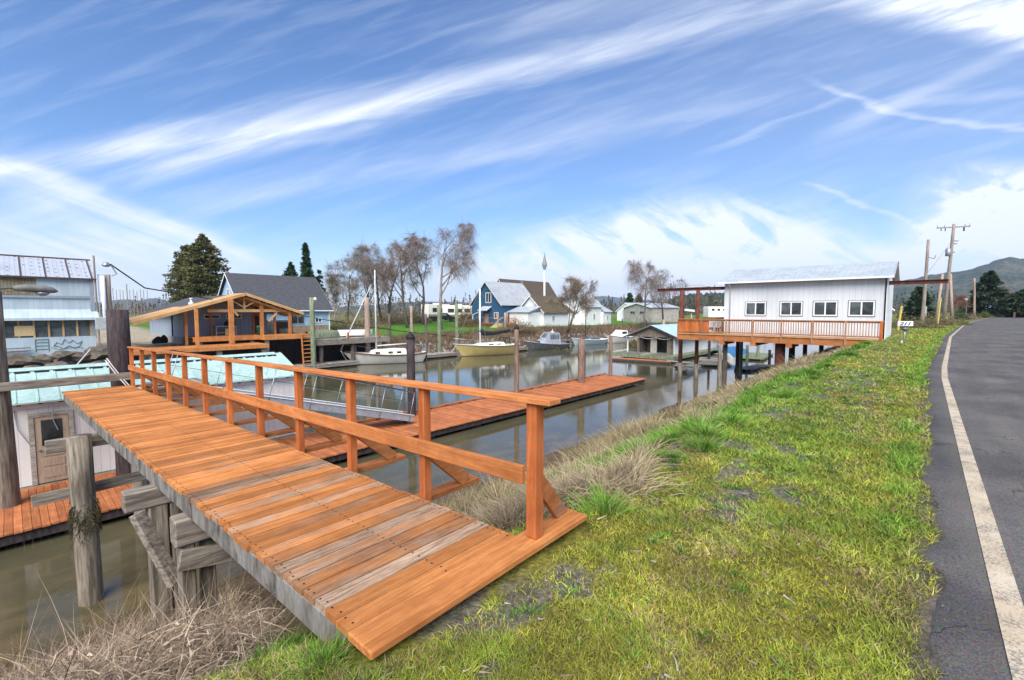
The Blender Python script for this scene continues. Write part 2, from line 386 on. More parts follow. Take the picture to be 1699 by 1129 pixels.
m5 = t.m('MULTIPLY', S(blob(1.02, .655, .42, .09, 1.8), blob(1.15, .60, .3, .07, 1.)), t.mr(wisp2, .3, .62, .3, 1.1))
m6 = S(band(poly(.845, -.78, .33), .014, .010, .60, .70, 1.2, 1.5, .38), band(poly(.36, .10, .0), .014, .016, .8, .95, 1.2, 1.5, .3),
       band(poly(.17, .40, 0), .010, .012, .35, .5, .55, .85, .26), band(poly(.10, .42, 0), .03, .03, .6, .75, 1.2, 1.5, .35), band(poly(.52, -.46, .10), .008, .010, .60, .68, .8, 1.0, .35))
m6 = t.m('MULTIPLY', m6, t.mr(wisp2, .25, .6, .5, 1.1))
m7 = t.m('MULTIPLY', t.mr(puff, .5, .62), S(blob(-.76, .415, .05, .06, .5), blob(-.71, .44, .05, .03, .5), blob(-.92, .43, .12, .03, .35)))
hz = t.m('MULTIPLY', t.mr(v, .22, .0), .45)
veil = t.m('MULTIPLY', t.mr(wisp2, .42, .70), .15)
tot = S(m1, m2, m3, m4, m5, m6, m7, hz, veil, t.m('MULTIPLY', t.mr(u, -.3, 1.0), .16))
tot = t.m('ADD', t.m('MULTIPLY', tot, fr), t.m('MULTIPLY', t.m('SUBTRACT', 1., fr), .35))
tot = t.mr(tot, 0., 1.25, 0., .96, False)
sc_ = t.new('ShaderNodeVectorMath', operation='MULTIPLY'); t.lk(sky.outputs[0], sc_.inputs[0]); sc_.inputs[1].default_value = (.66, .86, 1.12)
cl = t.mix(tot, sc_.outputs[0], (6.3, 6.7, 7.5))
t.lk(cl, bg.inputs[0]); bg.inputs[1].default_value = .12
SC.view_settings.view_transform = 'Standard'; SC.view_settings.look = 'None'; SC.view_settings.gamma = 1.0
SC.view_settings.exposure = 0.50
SC.cycles.use_denoising = True
SC.cycles.max_bounces = 6; SC.cycles.transparent_max_bounces = 6; SC.cycles.diffuse_bounces = 3; SC.cycles.glossy_bounces = 3; SC.cycles.volume_bounces = 0
SC.cycles.use_adaptive_sampling = True; SC.cycles.adaptive_threshold = .012
# ---------------------------------------------------------------- the ground as one sheet
def lerp(x, xs, ys): return np.interp(x, xs, ys)
def road_edge(a): return lerp(a, [-400, 15, 18, 39, 72, 97, 166, 320, 700], [-.10, -.10, -.16, -.90, -2.95, -5.0, -12.4, -45, -190])
def far_edge(a): return lerp(a, [-400, -20, 25, 60, 100, 160, 400], [41.5, 41.5, 41.5, 38.5, 33, 28, 10])
def bank_top(a): return lerp(a, [-400, -10, 20, 30, 45, 70, 120, 400], [-.85, -.85, -1.0, -1.45, -1.05, -1.1, -1.1, -.7])
def height(a, s, detail=True):
    a = np.asarray(a, float); s = np.asarray(s, float)
    e = road_edge(a)
    n = (fbm(a*.55, s*.55, 3)-.5)
    n2 = (fbm(a*2.2, s*2.2, 9)-.5)
    q = s - e*.0
    brow = 2.3 + (fbm(a*.3, a*0+1.3, 5)-.5)*1.6
    top = -.03 + smooth(s, .5, 3)*(-.06) + n2*.075*smooth(s-e, .2, .8) + (fbm(a*5., s*5., 15, 2)-.5)*.035*smooth(s-e, .1, .5) + n*.10*smooth(s-e, .6, 2.)
    slope = -(np.clip(s-brow, 0, None)*.545) - .06*np.clip(s-brow, 0, 1)
    mudz = -3.22 - (s-8.3)*.2
    near = np.maximum(top + slope + n*.3*smooth(s, 3, 5), mudz + n*.12)
    near = np.minimum(near, top)
    near = np.where(s < e + .02, -.012, near)
    near = np.where((s < e-8.2), -.03+n*.1, near)
    near = near + .06*smooth(a, 60, 200)*0
    bed = -5.2
    fe = far_edge(a); bt = bank_top(a)
    fb = -3.75 + (bt+3.75)*smooth(s, fe-.8, fe+5.2) + (n*.55+n2*.25)*smooth(s, fe-.5, fe+1.5)*(1-smooth(s, fe+4, fe+9))
    fb = fb + (-.35-bt)*smooth(s, fe+7, fe+34) + n*.15*smooth(s, fe+6, fe+12)
    z = np.where(s < 13, np.maximum(near, bed), np.maximum(bed, np.where(s > fe-6, fb, bed)))
    w = smooth(s, 10.5, 15); z = np.where(s < 16, near*(1-w)+bed*w, z)
    w2 = smooth(s, fe-6, fe-1); z = np.where(s > 20, bed*(1-w2)+fb*w2, z)
    return z
def hz_(a, s): return float(height(np.array([a]), np.array([s]))[0])
ax = np.unique(np.round(np.concatenate([-np.geomspace(.2, 6000, 70)-4, np.arange(-4, 14, .14), np.arange(14, 45, .4), np.arange(45, 130, 1.2), 130+np.geomspace(1.2, 7000, 60)]), 3))
sx = np.unique(np.round(np.concatenate([-np.geomspace(.5, 6000, 60)-1, np.arange(-1, 12, .13), np.arange(12, 36, 1.5), np.arange(36, 64, .45), 64+np.geomspace(.8, 7000, 60)]), 3))
A, S_ = np.meshgrid(ax, sx, indexing='ij'); Hh = height(A, S_)
na, ns = A.shape; idx = np.arange(na*ns).reshape(na, ns)
F = np.stack([idx[:-1,:-1], idx[1:,:-1], idx[1:,1:], idx[:-1,1:]], -1).reshape(-1, 4)
V = np.stack([A, S_, Hh], -1).reshape(-1, 3)
# what the ground is made of, zone by zone
a_, s_, z_ = V.T; e_ = road_edge(a_); fe_ = far_edge(a_)
n1 = fbm(a_*.5, s_*.5, 21); n2 = fbm(a_*1.7, s_*1.7, 33); n3 = fbm(a_*.12, s_*.12, 41)
moss = np.array([.165,.15,.03]); grs = np.array([.085,.15,.022]); dry = np.array([.27,.205,.115]); mud = np.array([.135,.092,.056]); grav = np.array([.15,.135,.12])
def mixc(c, d, w): return c*(1-w[:, None]) + d*w[:, None]
c = np.tile(moss, (len(V), 1)); c = mixc(c, grs, smooth(n1, .40, .62))
c = mixc(c, grav, smooth(n2*.6+fbm(a_*4.2, s_*4.2, 34)*.4, .515, .59)*smooth(s_, .4, .9)*(1-smooth(s_, 2.2, 2.9))*.95)
c = mixc(c, dry*.85, smooth(s_+n1*2.4, 4.2, 5.6)*.9*(s_ < 20))
c = mixc(c, mud, smooth(-z_+(n2-.5)*.5, 1.9, 2.4)*(s_ < 20))
c = mixc(c, np.array([.115,.10,.085]), (1-smooth(s_-e_+(n2-.5)*.5, .0, .28))*(s_ < 2))
far = s_ > 30
c = np.where(far[:, None], mixc(np.tile(mud*.9, (len(V),1)), np.array([.075,.185,.02]), smooth(s_-fe_+(n1-.5)*2, 4.2, 5.6)), c)
lot = far*smooth(-a_, -11.5, -9.5)*smooth(s_-fe_, 1.2, 2.0); c = mixc(c, np.array([.37,.31,.25]), lot)
fld = smooth(s_-fe_, 24, 46)*(s_ > 30)*(1-lot); c = mixc(c, mixc(np.tile(np.array([.20,.16,.10]), (len(V),1)), np.array([.10,.16,.035]), smooth(n3, .4, .6)), fld)
fr2 = smooth(a_, 60, 110)*(s_ < 20); c = mixc(c, np.array([.11,.17,.03]), fr2*.7)
m, t, b = newmat('earth', .95, 0, .15)
w_ = t.coord('World'); f1 = t.noise(w_, 3.2, 6, .65); f2 = t.noise(w_, 26, 5, .7); f3 = t.noise(w_, .9, 4, .6)
cc = t.mix(1., t.attr('tint'), t.mix(t.mr(f1, .25, .75), (.55,.58,.5), (1.4,1.36,1.3)), 'MULTIPLY')
cc = t.mix(1., cc, t.mix(t.mr(f2, .25, .75), (.45,.45,.45), (1.5,1.5,1.5)), 'MULTIPLY')
st = t.vor(w_, 45, 'Color'); cc = t.mix(t.mr(t.noise(w_, 1.1, 4, .6), .60, .70, 0, .55), cc, t.mix(1., st, (.17,.155,.15), 'MULTIPLY'))
t.put(b.inputs['Base Color'], cc); t.put(b.inputs['Normal'], t.bump(t.m('ADD', f1, f2), .9, .03))
ground = tag(np_mesh('ground', V, F, 'earth', None, c, True), kind='structure')

# road: asphalt sheet, worn edge line
m, t, b = newmat('asphalt', .85, 0, .3)
w_ = t.coord('World'); g1 = t.noise(w_, 90, 3, .7); g2 = t.vor(w_, 110, 'Color'); g3 = t.noise(w_, .7, 5, .6); g4 = t.noise(t.coord('World', (.25, 3, 1)), 1.0, 4, .6)
cc = t.mix(t.mr(g1, .3, .7), (.060,.053,.048), (.175,.16,.147)); cc = t.mix(.35, cc, t.mix(1., g2, (.185,.172,.16), 'MULTIPLY'))
cc = t.mix(1., cc, t.mix(t.mr(g3, .3, .7), (.70,.70,.71), (1.22,1.2,1.18)), 'MULTIPLY'); cc = t.mix(1., cc, t.mix(t.mr(g4, .35, .65), (.88,.88,.9), (1.1,1.1,1.08)), 'MULTIPLY')
wv = t.new('ShaderNodeVectorMath', operation='ADD'); t.lk(t.coord('World', (.45,.45,.45)), wv.inputs[0]); t.lk(t.noise(w_, 1.6, 4, .6, 0, 1), wv.inputs[1])
cr = t.vor(wv.outputs[0], .8, 'Distance', 'DISTANCE_TO_EDGE'); cc = t.mix(t.m('MULTIPLY', t.mr(cr, .010, .0, 0., .8), t.mr(t.noise(w_, .5, 2), .45, .6)), cc, (.018,.018,.018))
cc = t.mix(t.mr(t.noise(t.coord('World', (.5,1.2,1), loc=(3,1,0)), .55, 5, .6), .60, .66, 0., .45), cc, (.045,.044,.045))
t.put(b.inputs['Base Color'], cc); t.put(b.inputs['Normal'], t.bump(t.m('ADD', g1, g3), .8, .006))
m, t, b = newmat('road_paint', .8, 0, .3)
w_ = t.coord('World'); g1 = t.noise(w_, 60, 4, .75); g2 = t.noise(w_, 4, 5, .7); g3 = t.noise(w_, 2.2, 3, .6)
cc = t.mix(t.mr(g3, .42, .62), (.50,.405,.28), (.55,.465,.345)); cc = t.mix(t.mr(g3, .62, .75, 0, .5), cc, (.42,.27,.16))
cc = t.mix(t.mr(t.m('ADD', t.m('MULTIPLY', g1, .55), t.m('MULTIPLY', g2, .45)), .46, .60, 0., .85), cc, (.14,.125,.11))
t.put(b.inputs['Base Color'], cc); t.put(b.inputs['Normal'], t.bump(g1, .6, .004))
aa = np.unique(np.concatenate([np.linspace(-60, 0, 60), np.arange(0, 40, .12), np.arange(40, 320, 2.)]))
jag = (fbm(aa*2.2, aa*0, 61)-.5)*.22 + (fbm(aa*9, aa*0, 62)-.5)*.09
rows = []
for i, x in enumerate(aa):
    e = road_edge(x); k = 1 + 2.2*smooth(x, 40, 120)*0
    rows.append([(x, e-7.2, .004), (x, e-5, .03), (x, e-3.2, .045), (x, e-1.2, .03), (x, e-.25, .012), (x, e-.04+jag[i], .004), (x, e-.02+jag[i]+.03, -.05)])
road = tag(MB().grid(rows).build('road', 'asphalt', None, True), kind='structure')
rows = [[(x, road_edge(x)-.255, .0172), (x, road_edge(x)-.255-.115, .0195)] for x in aa]
ln = MB().grid(rows).build('edge_line', 'road_paint', road)

# water: still brown-green slough, shallow and browner along the near bank
m, t, b = newmat('water', .035, 0, .5); b.inputs['IOR'].default_value = 1.33
w_ = t.coord('World'); px_, py_, pz_ = t.xyz(w_)
sh = t.noise(w_, .35, 5, .6); d = t.mr(t.m('ADD', py_, t.m('MULTIPLY', sh, 5.)), 10.5, 18.)
cc = t.mix(d, t.mix(t.mr(t.noise(t.coord('World', (1,2.5,1)), .8, 6, .65), .35, .65), (.135,.098,.048), (.07,.058,.028)), t.mix(t.mr(sh, .35, .65), (.088,.082,.048), (.066,.063,.036)))
t.put(b.inputs['Base Color'], cc)
rp = t.m('ADD', t.noise(t.coord('World', (1,1,1)), 1.3, 3, .5), t.m('MULTIPLY', t.noise(t.coord('World', (2,5,1)), 2.2, 3, .5), .5))
t.put(b.inputs['Normal'], t.bump(rp, .035, .1))
wm = MB()
wm.grid([[(x, y, WATER) for y in (9.0, 14, 20, 27, 35, 42.6)] for x in (-400, -60, -10, 0, 10, 20, 40, 60, 90)])
wm.grid([[(x, y, WATER) for y in (8.6, 14, 22, 42.6)] for x in (90.001, 140, 200)])
water = tag(wm.build('water', 'water', None, True), kind='structure')

# hills
m, t, b = newmat('forest_hill', .95, 0, .1)
w_ = t.coord('World', (1,1,1.6)); h1 = t.noise(w_, .012, 8, .68); h2 = t.noise(w_, .0035, 4, .6); h3 = t.vor(w_, .055, 'Distance')
cc = t.mix(t.mr(h1, .36, .64), (.024,.042,.022), (.085,.098,.045)); cc = t.mix(t.mr(h2, .52, .64, 0., .75), cc, (.12,.115,.075))
cc = t.mix(t.mr(h3, .25, .75), cc, t.mix(1., cc, (.45,.5,.5), 'MULTIPLY'))
t.put(b.inputs['Base Color'], cc); t.put(b.inputs['Normal'], t.bump(t.m('ADD', h1, t.m('MULTIPLY', h3, .6)), 1., 9.))
def hill(name, prof, d, depth, rough, seed):
    """ridge with real depth: profile of (photo column, height m) at distance d, falling to both sides"""
    pxs = np.array([p[0] for p in prof], float); hs = np.array([p[1] for p in prof], float)
    cols = np.linspace(pxs[0], pxs[-1], 260); h = np.interp(cols, pxs, hs); h = h*(1+(fbm(cols*.03, cols*0, seed)-.5)*rough) + (fbm(cols*.35, cols*0, seed+5, 3)-.5)*rough*30
    rows = []
    for j in range(15):
        k = j/14; prof_k = math.sin(min(1, k/.62)*PI/2)**1.15 if k < .62 else math.cos((k-.62)/.38*PI/2)
        dd = d + (k-.62)*depth
        U = (cols-849.5)/FPX
        X = FX*dd+RX*U*dd; Y = FY*dd+RY*U*dd
        zz = -8 + (h+8)*prof_k*(1+(fbm(cols*.05, cols*0+j*.8, seed+2)-.5)*.5*(1-prof_k)*2)
        rows.append(np.stack([X, Y, zz], -1))
    R = np.array(rows); n_, c_ = R.shape[:2]; ix = np.arange(n_*c_).reshape(n_, c_)
    Fq = np.stack([ix[:-1,:-1], ix[:-1,1:], ix[1:,1:], ix[1:,:-1]], -1).reshape(-1, 4)
    return tag(np_mesh(name, R.reshape(-1, 3), Fq, 'forest_hill', None, None, True), kind='structure')
hill('hills', [(1180,25),(1280,60),(1360,85),(1480,140),(1540,178),(1600,200),(1640,240),(1665,258),(1700,262),(1760,330),(1900,330),(2050,150),(2200,10)], 2300, 1500, .10, 3)
hill('hills', [(-300,60),(60,60),(150,64),(205,105),(230,92),(262,120),(300,60),(380,50),(470,40)], 4200, 1500, .18, 8)
hill('hills', [(560,40),(700,105),(760,95),(850,60),(930,80),(975,150),(1000,165),(1040,140),(1120,90),(1300,40)], 5200, 1500, .12, 12)
hill('hills', [(1060,8),(1110,24),(1150,33),(1190,34),(1240,30),(1330,30),(1420,40)], 900, 500, .35, 19)
m = bpy.data.materials.new('haze'); m.use_nodes = True; t = NT(m); t.n.remove(t.n['Principled BSDF'])
pv = t.new('ShaderNodeVolumePrincipled'); pv.inputs['Color'].default_value = (.62,.74,.95,1); pv.inputs['Density'].default_value = .00010; pv.inputs['Anisotropy'].default_value = .0
t.lk(pv.outputs[0], t.n['Material Output'].inputs['Volume']); MATS['haze'] = m
HAZE = True
if HAZE:
    tag(MB().box(-7200, 7200, -7200, 7200, -9.4, 420).build('haze', 'haze'), kind='stuff')
# ---------------------------------------------------------------- boardwalk ramp from the road verge out over the bank
SLP = -.0255
def dz(s): return .005 + SLP*(s-2.0)
rt = thing('boardwalk_ramp', 'long orange-stained plank ramp with one handrail, starting on the grass verge', 'ramp', (1.75, 2.0, 0))
o = (1.75, 2.0, 0)
mb = MB(); y = 2.13
while y < 15.5:
    w = random.choice([.138, .138, .140, .142]) if y < 5 else .139
    near = max(0, 1-(y-2)/6)
    mb.wood(random.choice([-.05, .05, .14, .20+.2*near, .42*near+.10, .60*near+.05] if y > 5 else [-.02, .12, .34, .46, .58]), .06, .17)
    ex = random.uniform(-.012, .012)
    z = dz(y)+random.uniform(-.003, .003); tl = random.uniform(-.002, .002)
    x0, x1 = 1.10+ex, 2.415+ex*.6; y0, y1 = y, y+w-.011
    mb._add([(x0,y0,z-.04+tl),(x1,y0,z-.04-tl),(x1,y1,z-.04+SLP*w-tl),(x0,y1,z-.04+SLP*w+tl),(x0,y0,z+tl),(x1,y0,z-tl),(x1,y1,z+SLP*w-tl),(x0,y1,z+SLP*w+tl)],
            [(0,3,2,1),(4,5,6,7),(0,1,5,4),(1,2,6,5),(2,3,7,6),(3,0,4,7)])
    y += w
for yy in np.arange(2.2, 15.4, .139):
    for xx in (1.135, 1.78, 2.37):
        for q in (-.03, .035):
            x = xx+random.uniform(-.008, .008); y = yy+q+random.uniform(-.008, .008); z = dz(y)+.0045; mb.col((.12, 0, .5)); k = .0055
            mb._add([(x-k,y-k,z),(x+k,y-k,z),(x+k,y+k,z),(x-k,y+k,z)], [(0,1,2,3)])
mb.build('deck', 'stained_deck', rt, shift=o)
mb = MB(); mb.wood(.02, .02, .02); mb.box(1.075, 3.02, 1.90, 2.118, -.032, .016)
mb.build('threshold_plank', 'stained_deck', rt, shift=o, bevel=.008)
for x in (1.135, 1.78, 2.37):
    mb = MB(); ys = [2.2, 6.4, 10.9, 15.45] if x < 1.3 else [2.2, 15.45]
    for a_, b_ in zip(ys, ys[1:]): mb.bar((x+random.uniform(-.008, .008), a_, dz(a_)-.128), (x+random.uniform(-.008, .008), b_-.006, dz(b_)-.128), .075, .17)
    mb.build('stringer', 'stringer', rt, shift=o, bevel=.006)
SP = 1.245; rt.rotation_euler = (0, 0, math.radians(1.35)); PX = 2.468
ys = [2.0+i*SP for i in range(12)]
for i, y in enumerate(ys):
    z = dz(y); mb = MB(); w = .09 if i == 0 else .078
    mb.wood(.0 if i < 4 else .12, .08, .10)
    mb.box(PX-w/2, PX+w/2, y-w/2, y+w/2, z+(.016 if i == 0 else -.22), z+.985)
    p = mb.build('post', 'stained_post', rt, shift=o, bevel=.004)
    mb = MB(); ln = .56 if i else .46
    if i:
        mb.wood(.15, .1, .1); mb.box(2.43, PX+ln+.17, y+.045, y+.19, z-.09, z-.042)
        mb.build('outrigger', 'stained_rail_x', rt, shift=o, bevel=.004)
    mb = MB(); mb.wood(.25, .1, .12)
    mb.bar((PX+w/2-.02, y+.02, z+.44), (PX+ln+.0, y+.07, z-.03), .042, .125, (0, 0, 1))
    mb.build('brace', 'stained_rail_x', rt, shift=o, bevel=.003)
mb = MB()
for i in range(0, 11):
    a_, b_ = ys[i], ys[i+1]; mb.wood(.05, .05, .06)
    mb.bar((PX-.065, a_+(.05 if i == 0 else .002), dz(a_)+.47), (PX-.065, b_-.002, dz(b_)+.47), .04, .128)
mb.build('mid_rail', 'stained_rail_y', rt, shift=o, bevel=.004)
mb = MB()
for a_, b_ in ((1.82, 5.7), (5.7, 9.4), (9.4, 13.1), (13.1, 15.72)):
    mb.wood(.10, .08, .08); mb.bar((PX-.01, a_, dz(a_)+1.008), (PX-.01, b_-.004, dz(b_)+1.008), .138, .04)
mb.build('top_rail', 'stained_rail_y', rt, shift=o, bevel=.005)
# bents below it
def pole(mb, x, y, z0, z1, r, n=14, lean=(0, 0), taper=.93, wob=.02):
    k = 6; pts = []; rr = []
    for i in range(k+1):
        q = i/k; pts.append((x+lean[0]*q+math.sin(q*5+x)*r*.08, y+lean[1]*q+math.cos(q*4+y)*r*.08, z0+(z1-z0)*q)); rr.append(r*(1-(1-taper)*q)*(1+random.uniform(-.03, .03)))
    mb.tube(pts, rr, n, True, wob)
def pile(name, label, x, y, z0, z1, r, m='pile', group=None, cap=None, collar=False, lean=(0, 0), cat='piling'):
    t_ = thing(name, label, cat, (x, y, z0), 0, group)
    mb = MB(); pole(mb, 0, 0, -1.2, z1-z0, r, 14, lean); mb.build('shaft', m, t_, True)
    if collar:
        mb = MB()
        for k in range(260):
            q = random.uniform(0, 2*PI); h = abs(random.gauss(.0, 1))
            zz = collar + random.gauss(0, .16); rr = r*1.0
            p = Vector((math.cos(q)*rr, math.sin(q)*rr, zz)); e = p + Vector((math.cos(q+random.uniform(-1,1))*.05, math.sin(q+random.uniform(-1,1))*.05, random.uniform(-.10, .03)))
            mb.tube([p, e], [.007, .003], 3)
        mb.build('weed_collar', 'weed', t_)
    if cap:
        mb = MB(); mb.lathe((lean[0], lean[1], z1-z0), [(r*1.18, -.07), (r*1.18, 0), (.012, r*1.35)], 16); mb.build('cone_cap', cap, t_)
    return t_
b1 = thing('pile_bent', 'thick round grey pile with a dried weed collar, carrying a beam under the ramp', 'pile bent', (.72, 10.75, WATER))
mb = MB(); pole(mb, 0, 0, -1.3, 2.98, .172, 18, (0, 0), .95, .02); mb.build('pile', 'old_timber', b1, True)
mb = MB()
for k in range(900):
    q = random.uniform(0, 2*PI); zz = 1.52 + random.gauss(0, .13) - .05*math.sin(q*3); rr = .172
    p = Vector((math.cos(q)*rr, math.sin(q)*rr, zz)); e = p + Vector((math.cos(q+random.uniform(-1.2,1.2))*.05, math.sin(q+random.uniform(-1.2,1.2))*.05, random.uniform(-.13, .02)))
    mb.tube([p, e], [.006, .002], 3)
mb.build('weed_collar', 'weed', b1)
mb = MB(); mb.wood(.3); mb.box(-.42, 1.75, .21, .33, 2.70, 2.92); mb.build('cap_beam', 'old_beam', b1, bevel=.01)
mb = MB(); mb.bar((-.62, .26, 1.93), (1.25, .30, 1.98), .05, .19); mb.build('brace', 'old_beam', b1, bevel=.006)
pile('timber_pile', 'short grey pile standing through the orange float behind the ramp', 1.95, 14.0, -3.3, -.55, .17, 'old_timber')
b2 = thing('pile_bent', 'weathered square post and cross beam halfway under the ramp', 'pile bent', (1.02, 6.3, -2.1))
mb = MB(); mb.box(-.10, .08, -.09, .09, -1.2, 1.58); mb.build('post', 'old_timber', b2, bevel=.012)
MB().box(.095, .19, -.08, .07, -1.2, 1.58).build('post', 'old_timber', b2, bevel=.01)
MB().box(-.30, 1.40, -.10, .085, 1.58, 1.79).build('cap_beam', 'old_beam', b2, bevel=.012)
b3 = thing('pile_bent', 'heavy weathered cap timber on a stubby post nearest the grass, under the ramp', 'pile bent', (1.06, 5.1, -1.4))
MB().box(-.10, .02, -.07, .09, -1.0, .85).build('post', 'old_timber', b3, bevel=.01)
MB().box(.08, .20, .0, .13, -1.0, .85).build('post', 'old_timber', b3, bevel=.01)
MB().box(-.14, 1.35, -.10, .10, .85, 1.11).build('cap_beam', 'old_beam', b3, bevel=.015)
MB().bar((-.12, -.11, .74), (1.1, -.10, .50), .05, .19).build('brace', 'old_beam', b3, bevel=.006)
pa, pb = Vector((.76, 5.75, -.38)), Vector((1.0, 5.5, -1.12))
lp = thing('loose_plank', 'weathered grey plank slanting down loose between two ramp posts', 'plank', pb)
MB().bar((0,0,0), pa-pb, .07, .13, (1,.8,.2)).build('plank', 'old_beam', lp, bevel=.006)

# ---------------------------------------------------------------- piles at the ramp head
pile('timber_pile', 'tall rough pile at the left edge holding the lamp, standing in the orange float', -.30, 16.3, -3.4, 2.10, .25, 'old_timber', None, None, False, (0, 0))
lm = thing('street_lamp', 'grey cobra-head lamp on top of the leftmost tall pile', 'lamp', (-.25, 16.05, 2.12))
mb = MB(); mb.box(-.08, .1, -.06, .06, -.10, .12); mb.tube([(0,0,.0),(.25,0,.06),(.45,0,.05)], .03, 8); mb.build('arm', 'gunmetal', lm)
mb = MB()
for i, (x, w, h, zc) in enumerate([(.34,.05,.05,.05),(.42,.09,.08,.055),(.62,.13,.10,.06),(.86,.145,.10,.045),(1.02,.10,.07,.02),(1.09,.03,.03,.0)]):
    pass
prof = [(.34,.05,.05,.05),(.42,.09,.08,.055),(.62,.13,.10,.06),(.86,.145,.10,.045),(1.02,.10,.07,.02),(1.09,.02,.02,.0)]
rows = [[(x, math.cos(2*PI*k/14)*w, zc+math.sin(2*PI*k/14)*h) for k in range(15)] for x, w, h, zc in prof]
mb.grid(rows).build('housing', 'lamp_grey', lm, True)
mb = MB(); mb.lathe((.82,0,-.07), [(.13,.03),(.12,-.01),(.06,-.05),(.01,-.06)], 14); mb.build('lens', 'glass_grey', lm, True)
bm = thing('cross_beam', 'long weathered beam tying the leftmost tall pile to the dark pile', 'beam', (-.6, 16.0, -.16))
MB().bar((-.35, 0, 0), (3.0, .02, .02), .14, .20).build('beam', 'old_beam', bm, bevel=.012)
pile('timber_pile', 'fat dark creosoted pile at the far end of the ramp rail', 2.02, 16.5, -3.4, 1.66, .26, 'dark_pile')
# ropes on the dark pile
rp = thing('rope', 'two pale mooring ropes hanging from the fat dark pile to the ramp rail', 'rope', (1.78, 16.1, -.3))
for k, (dx, dy) in enumerate(((0, 0), (.06, .05))):
    p0 = Vector((-.12+dx*.5, .05, .62+.05*k)); p1 = Vector((.62+dx, -.5+dy, -.55))
    MB().tube([p0.lerp(p1, q)+Vector((0,0,-.12*math.sin(q*PI))) for q in [i/8 for i in range(9)]], .014, 6).build('strand', 'rope_white', rp, True)
bk = thing('bucket', 'white bucket behind the first rail post at the ramp head', 'bucket', (2.72, 15.75, -.42))
mb = MB(); mb.lathe((0,0,0), [(.11,0),(.14,.30),(.15,.31),(.15,.33),(.13,.33)], 16); mb.build('tub', 'gel_white', bk, True)
mb = MB(); mb.tube([(-.14,0,.30),(-.08,-.09,.40),(.08,-.09,.40),(.14,0,.30)], .006, 5); mb.build('handle', 'galv', bk)
pf = thing('landing_platform', 'small grey timber landing between the ramp head and the gangway', 'platform', (2.6, 16.0, -.6))
mb = MB()
for k in range(9): mb.wood(.4); mb.box(-.05+k*.145, .085+k*.145, -.55, .85, .10, .14)
mb.build('deck', 'grey_board_y', pf)
for y in (-.5, .6): MB().box(-.05, 1.25, y, y+.1, -.12, .098).build('joist', 'old_beam', pf)

# ---------------------------------------------------------------- floathouse with teal roof
fh = thing('float_house', 'white floating house with a teal metal roof and a beige door', 'floathouse', (0, 17.6, -3.1))
AE = 7.25
mb = MB(); mb.box(-8, AE, .1, 3.75, .02, 2.33)
mb.prism([(AE-.001, .1, 2.33), (AE-.001, 3.75, 2.33), (AE-.001, 1.925, 2.97)], (-15.2, 0, 0)); mb.build('wall', 'white_siding', fh)
def metal_roof(mb, x0, x1, y0, z0, y1, z1, th=.04, pitch=.4, rib=.018, axis=0):
    """sheet from eave (y0,z0) to ridge (y1,z1) running x0..x1 with standing ribs; axis=1 swaps x and y"""
    sw = (lambda p: p) if axis == 0 else (lambda p: (p[1], p[0], p[2]))
    q = [sw((x0, y0, z0)), sw((x1, y0, z0)), sw((x1, y1, z1)), sw((x0, y1, z1))]
    mb.prism(q, (0, 0, th))
    n = max(1, int(abs(x1-x0)/pitch)); d = Vector((0, y1-y0, z1-z0)).normalized()
    for i in range(n+1):
        x = x0 + (x1-x0)*i/n; x = min(max(x, min(x0,x1)+.02), max(x0,x1)-.02)
        a_ = Vector(sw((x, y0, z0+th+rib*.35))); b_ = Vector(sw((x, y1, z1+th+rib*.35)))
        mb.bar(a_, b_, .03, rib*1.6)
mb = MB(); metal_roof(mb, -8.2, AE+.14, -.12, 2.27, 1.88, 2.98); metal_roof(mb, -8.2, AE+.14, 3.97, 2.27, 1.97, 2.98); mb.build('roof', 'teal_roof', fh)
mb = MB(); mb.prism([(-8.2, 1.70, 2.985), (-8.2, 1.925, 3.065), (-8.2, 2.15, 2.985), (-8.2, 1.925, 3.04)], (15.35, 0, 0)); mb.build('ridge_cap', 'teal_roof', fh)
mb = MB(); x = -8.0
while x < AE-.3: mb.prism([(x, 1.60, 2.925), (x, 1.70, 2.965), (x, 1.70, 2.985), (x, 1.60, 2.945)], (.31, 0, 0)); x += .40
mb.build('ridge_gap_shade', 'black', fh)  # black strips drawn for the shade in the gaps below the ridge cap
x = .0
while x < AE: MB().box(x, x+.09, -.115, -.06, 2.235, 2.285).build('eave_closure', 'black', fh); x += .40
mb = MB(); mb.box(-8, AE+.02, .06, .095, 2.12, 2.26); mb.build('fascia', 'white_paint', fh)
mb = MB(); mb.box(AE-.10, AE+.02, .075, .2, .02, 2.12); mb.build('corner_trim', 'white_paint', fh)
dl, dr = on_s(62, 790, 17.62).x, on_s(119, 775, 17.62).x
mb = MB()
mb.box(dl-.10, dl, .045, .098, .02, 1.97); mb.box(dr, dr+.10, .045, .098, .02, 1.97); mb.box(dl, dr, .045, .098, 1.87, 1.97)
mb.build('door_frame', 'grey_board_x', fh)
mb = MB(); mb.box(dl+.006, dr-.006, .066, .098, .03, 1.865)
for z0, z1 in ((.16,.42),(.48,.70),(.76,.98)): mb.box(dl+.12, dr-.12, .055, .0655, z0, z1)
mb.build('door', 'beige_door', fh, bevel=.004)
dd = [c for c in fh.children if c.name.startswith('door') and 'frame' not in c.name][0]
MB().box(dl+.13, dr-.13, .058, .0655, 1.06, 1.76).build('door_window', 'glass', dd)
mb = MB(); mb.lathe((0,0,0), [(.025,0),(.03,.03),(.02,.06)], 10); kn = mb.build('door_knob', 'galv', dd); kn.rotation_euler = (PI/2,0,0); kn.location = (dl+.07, .062, .95)
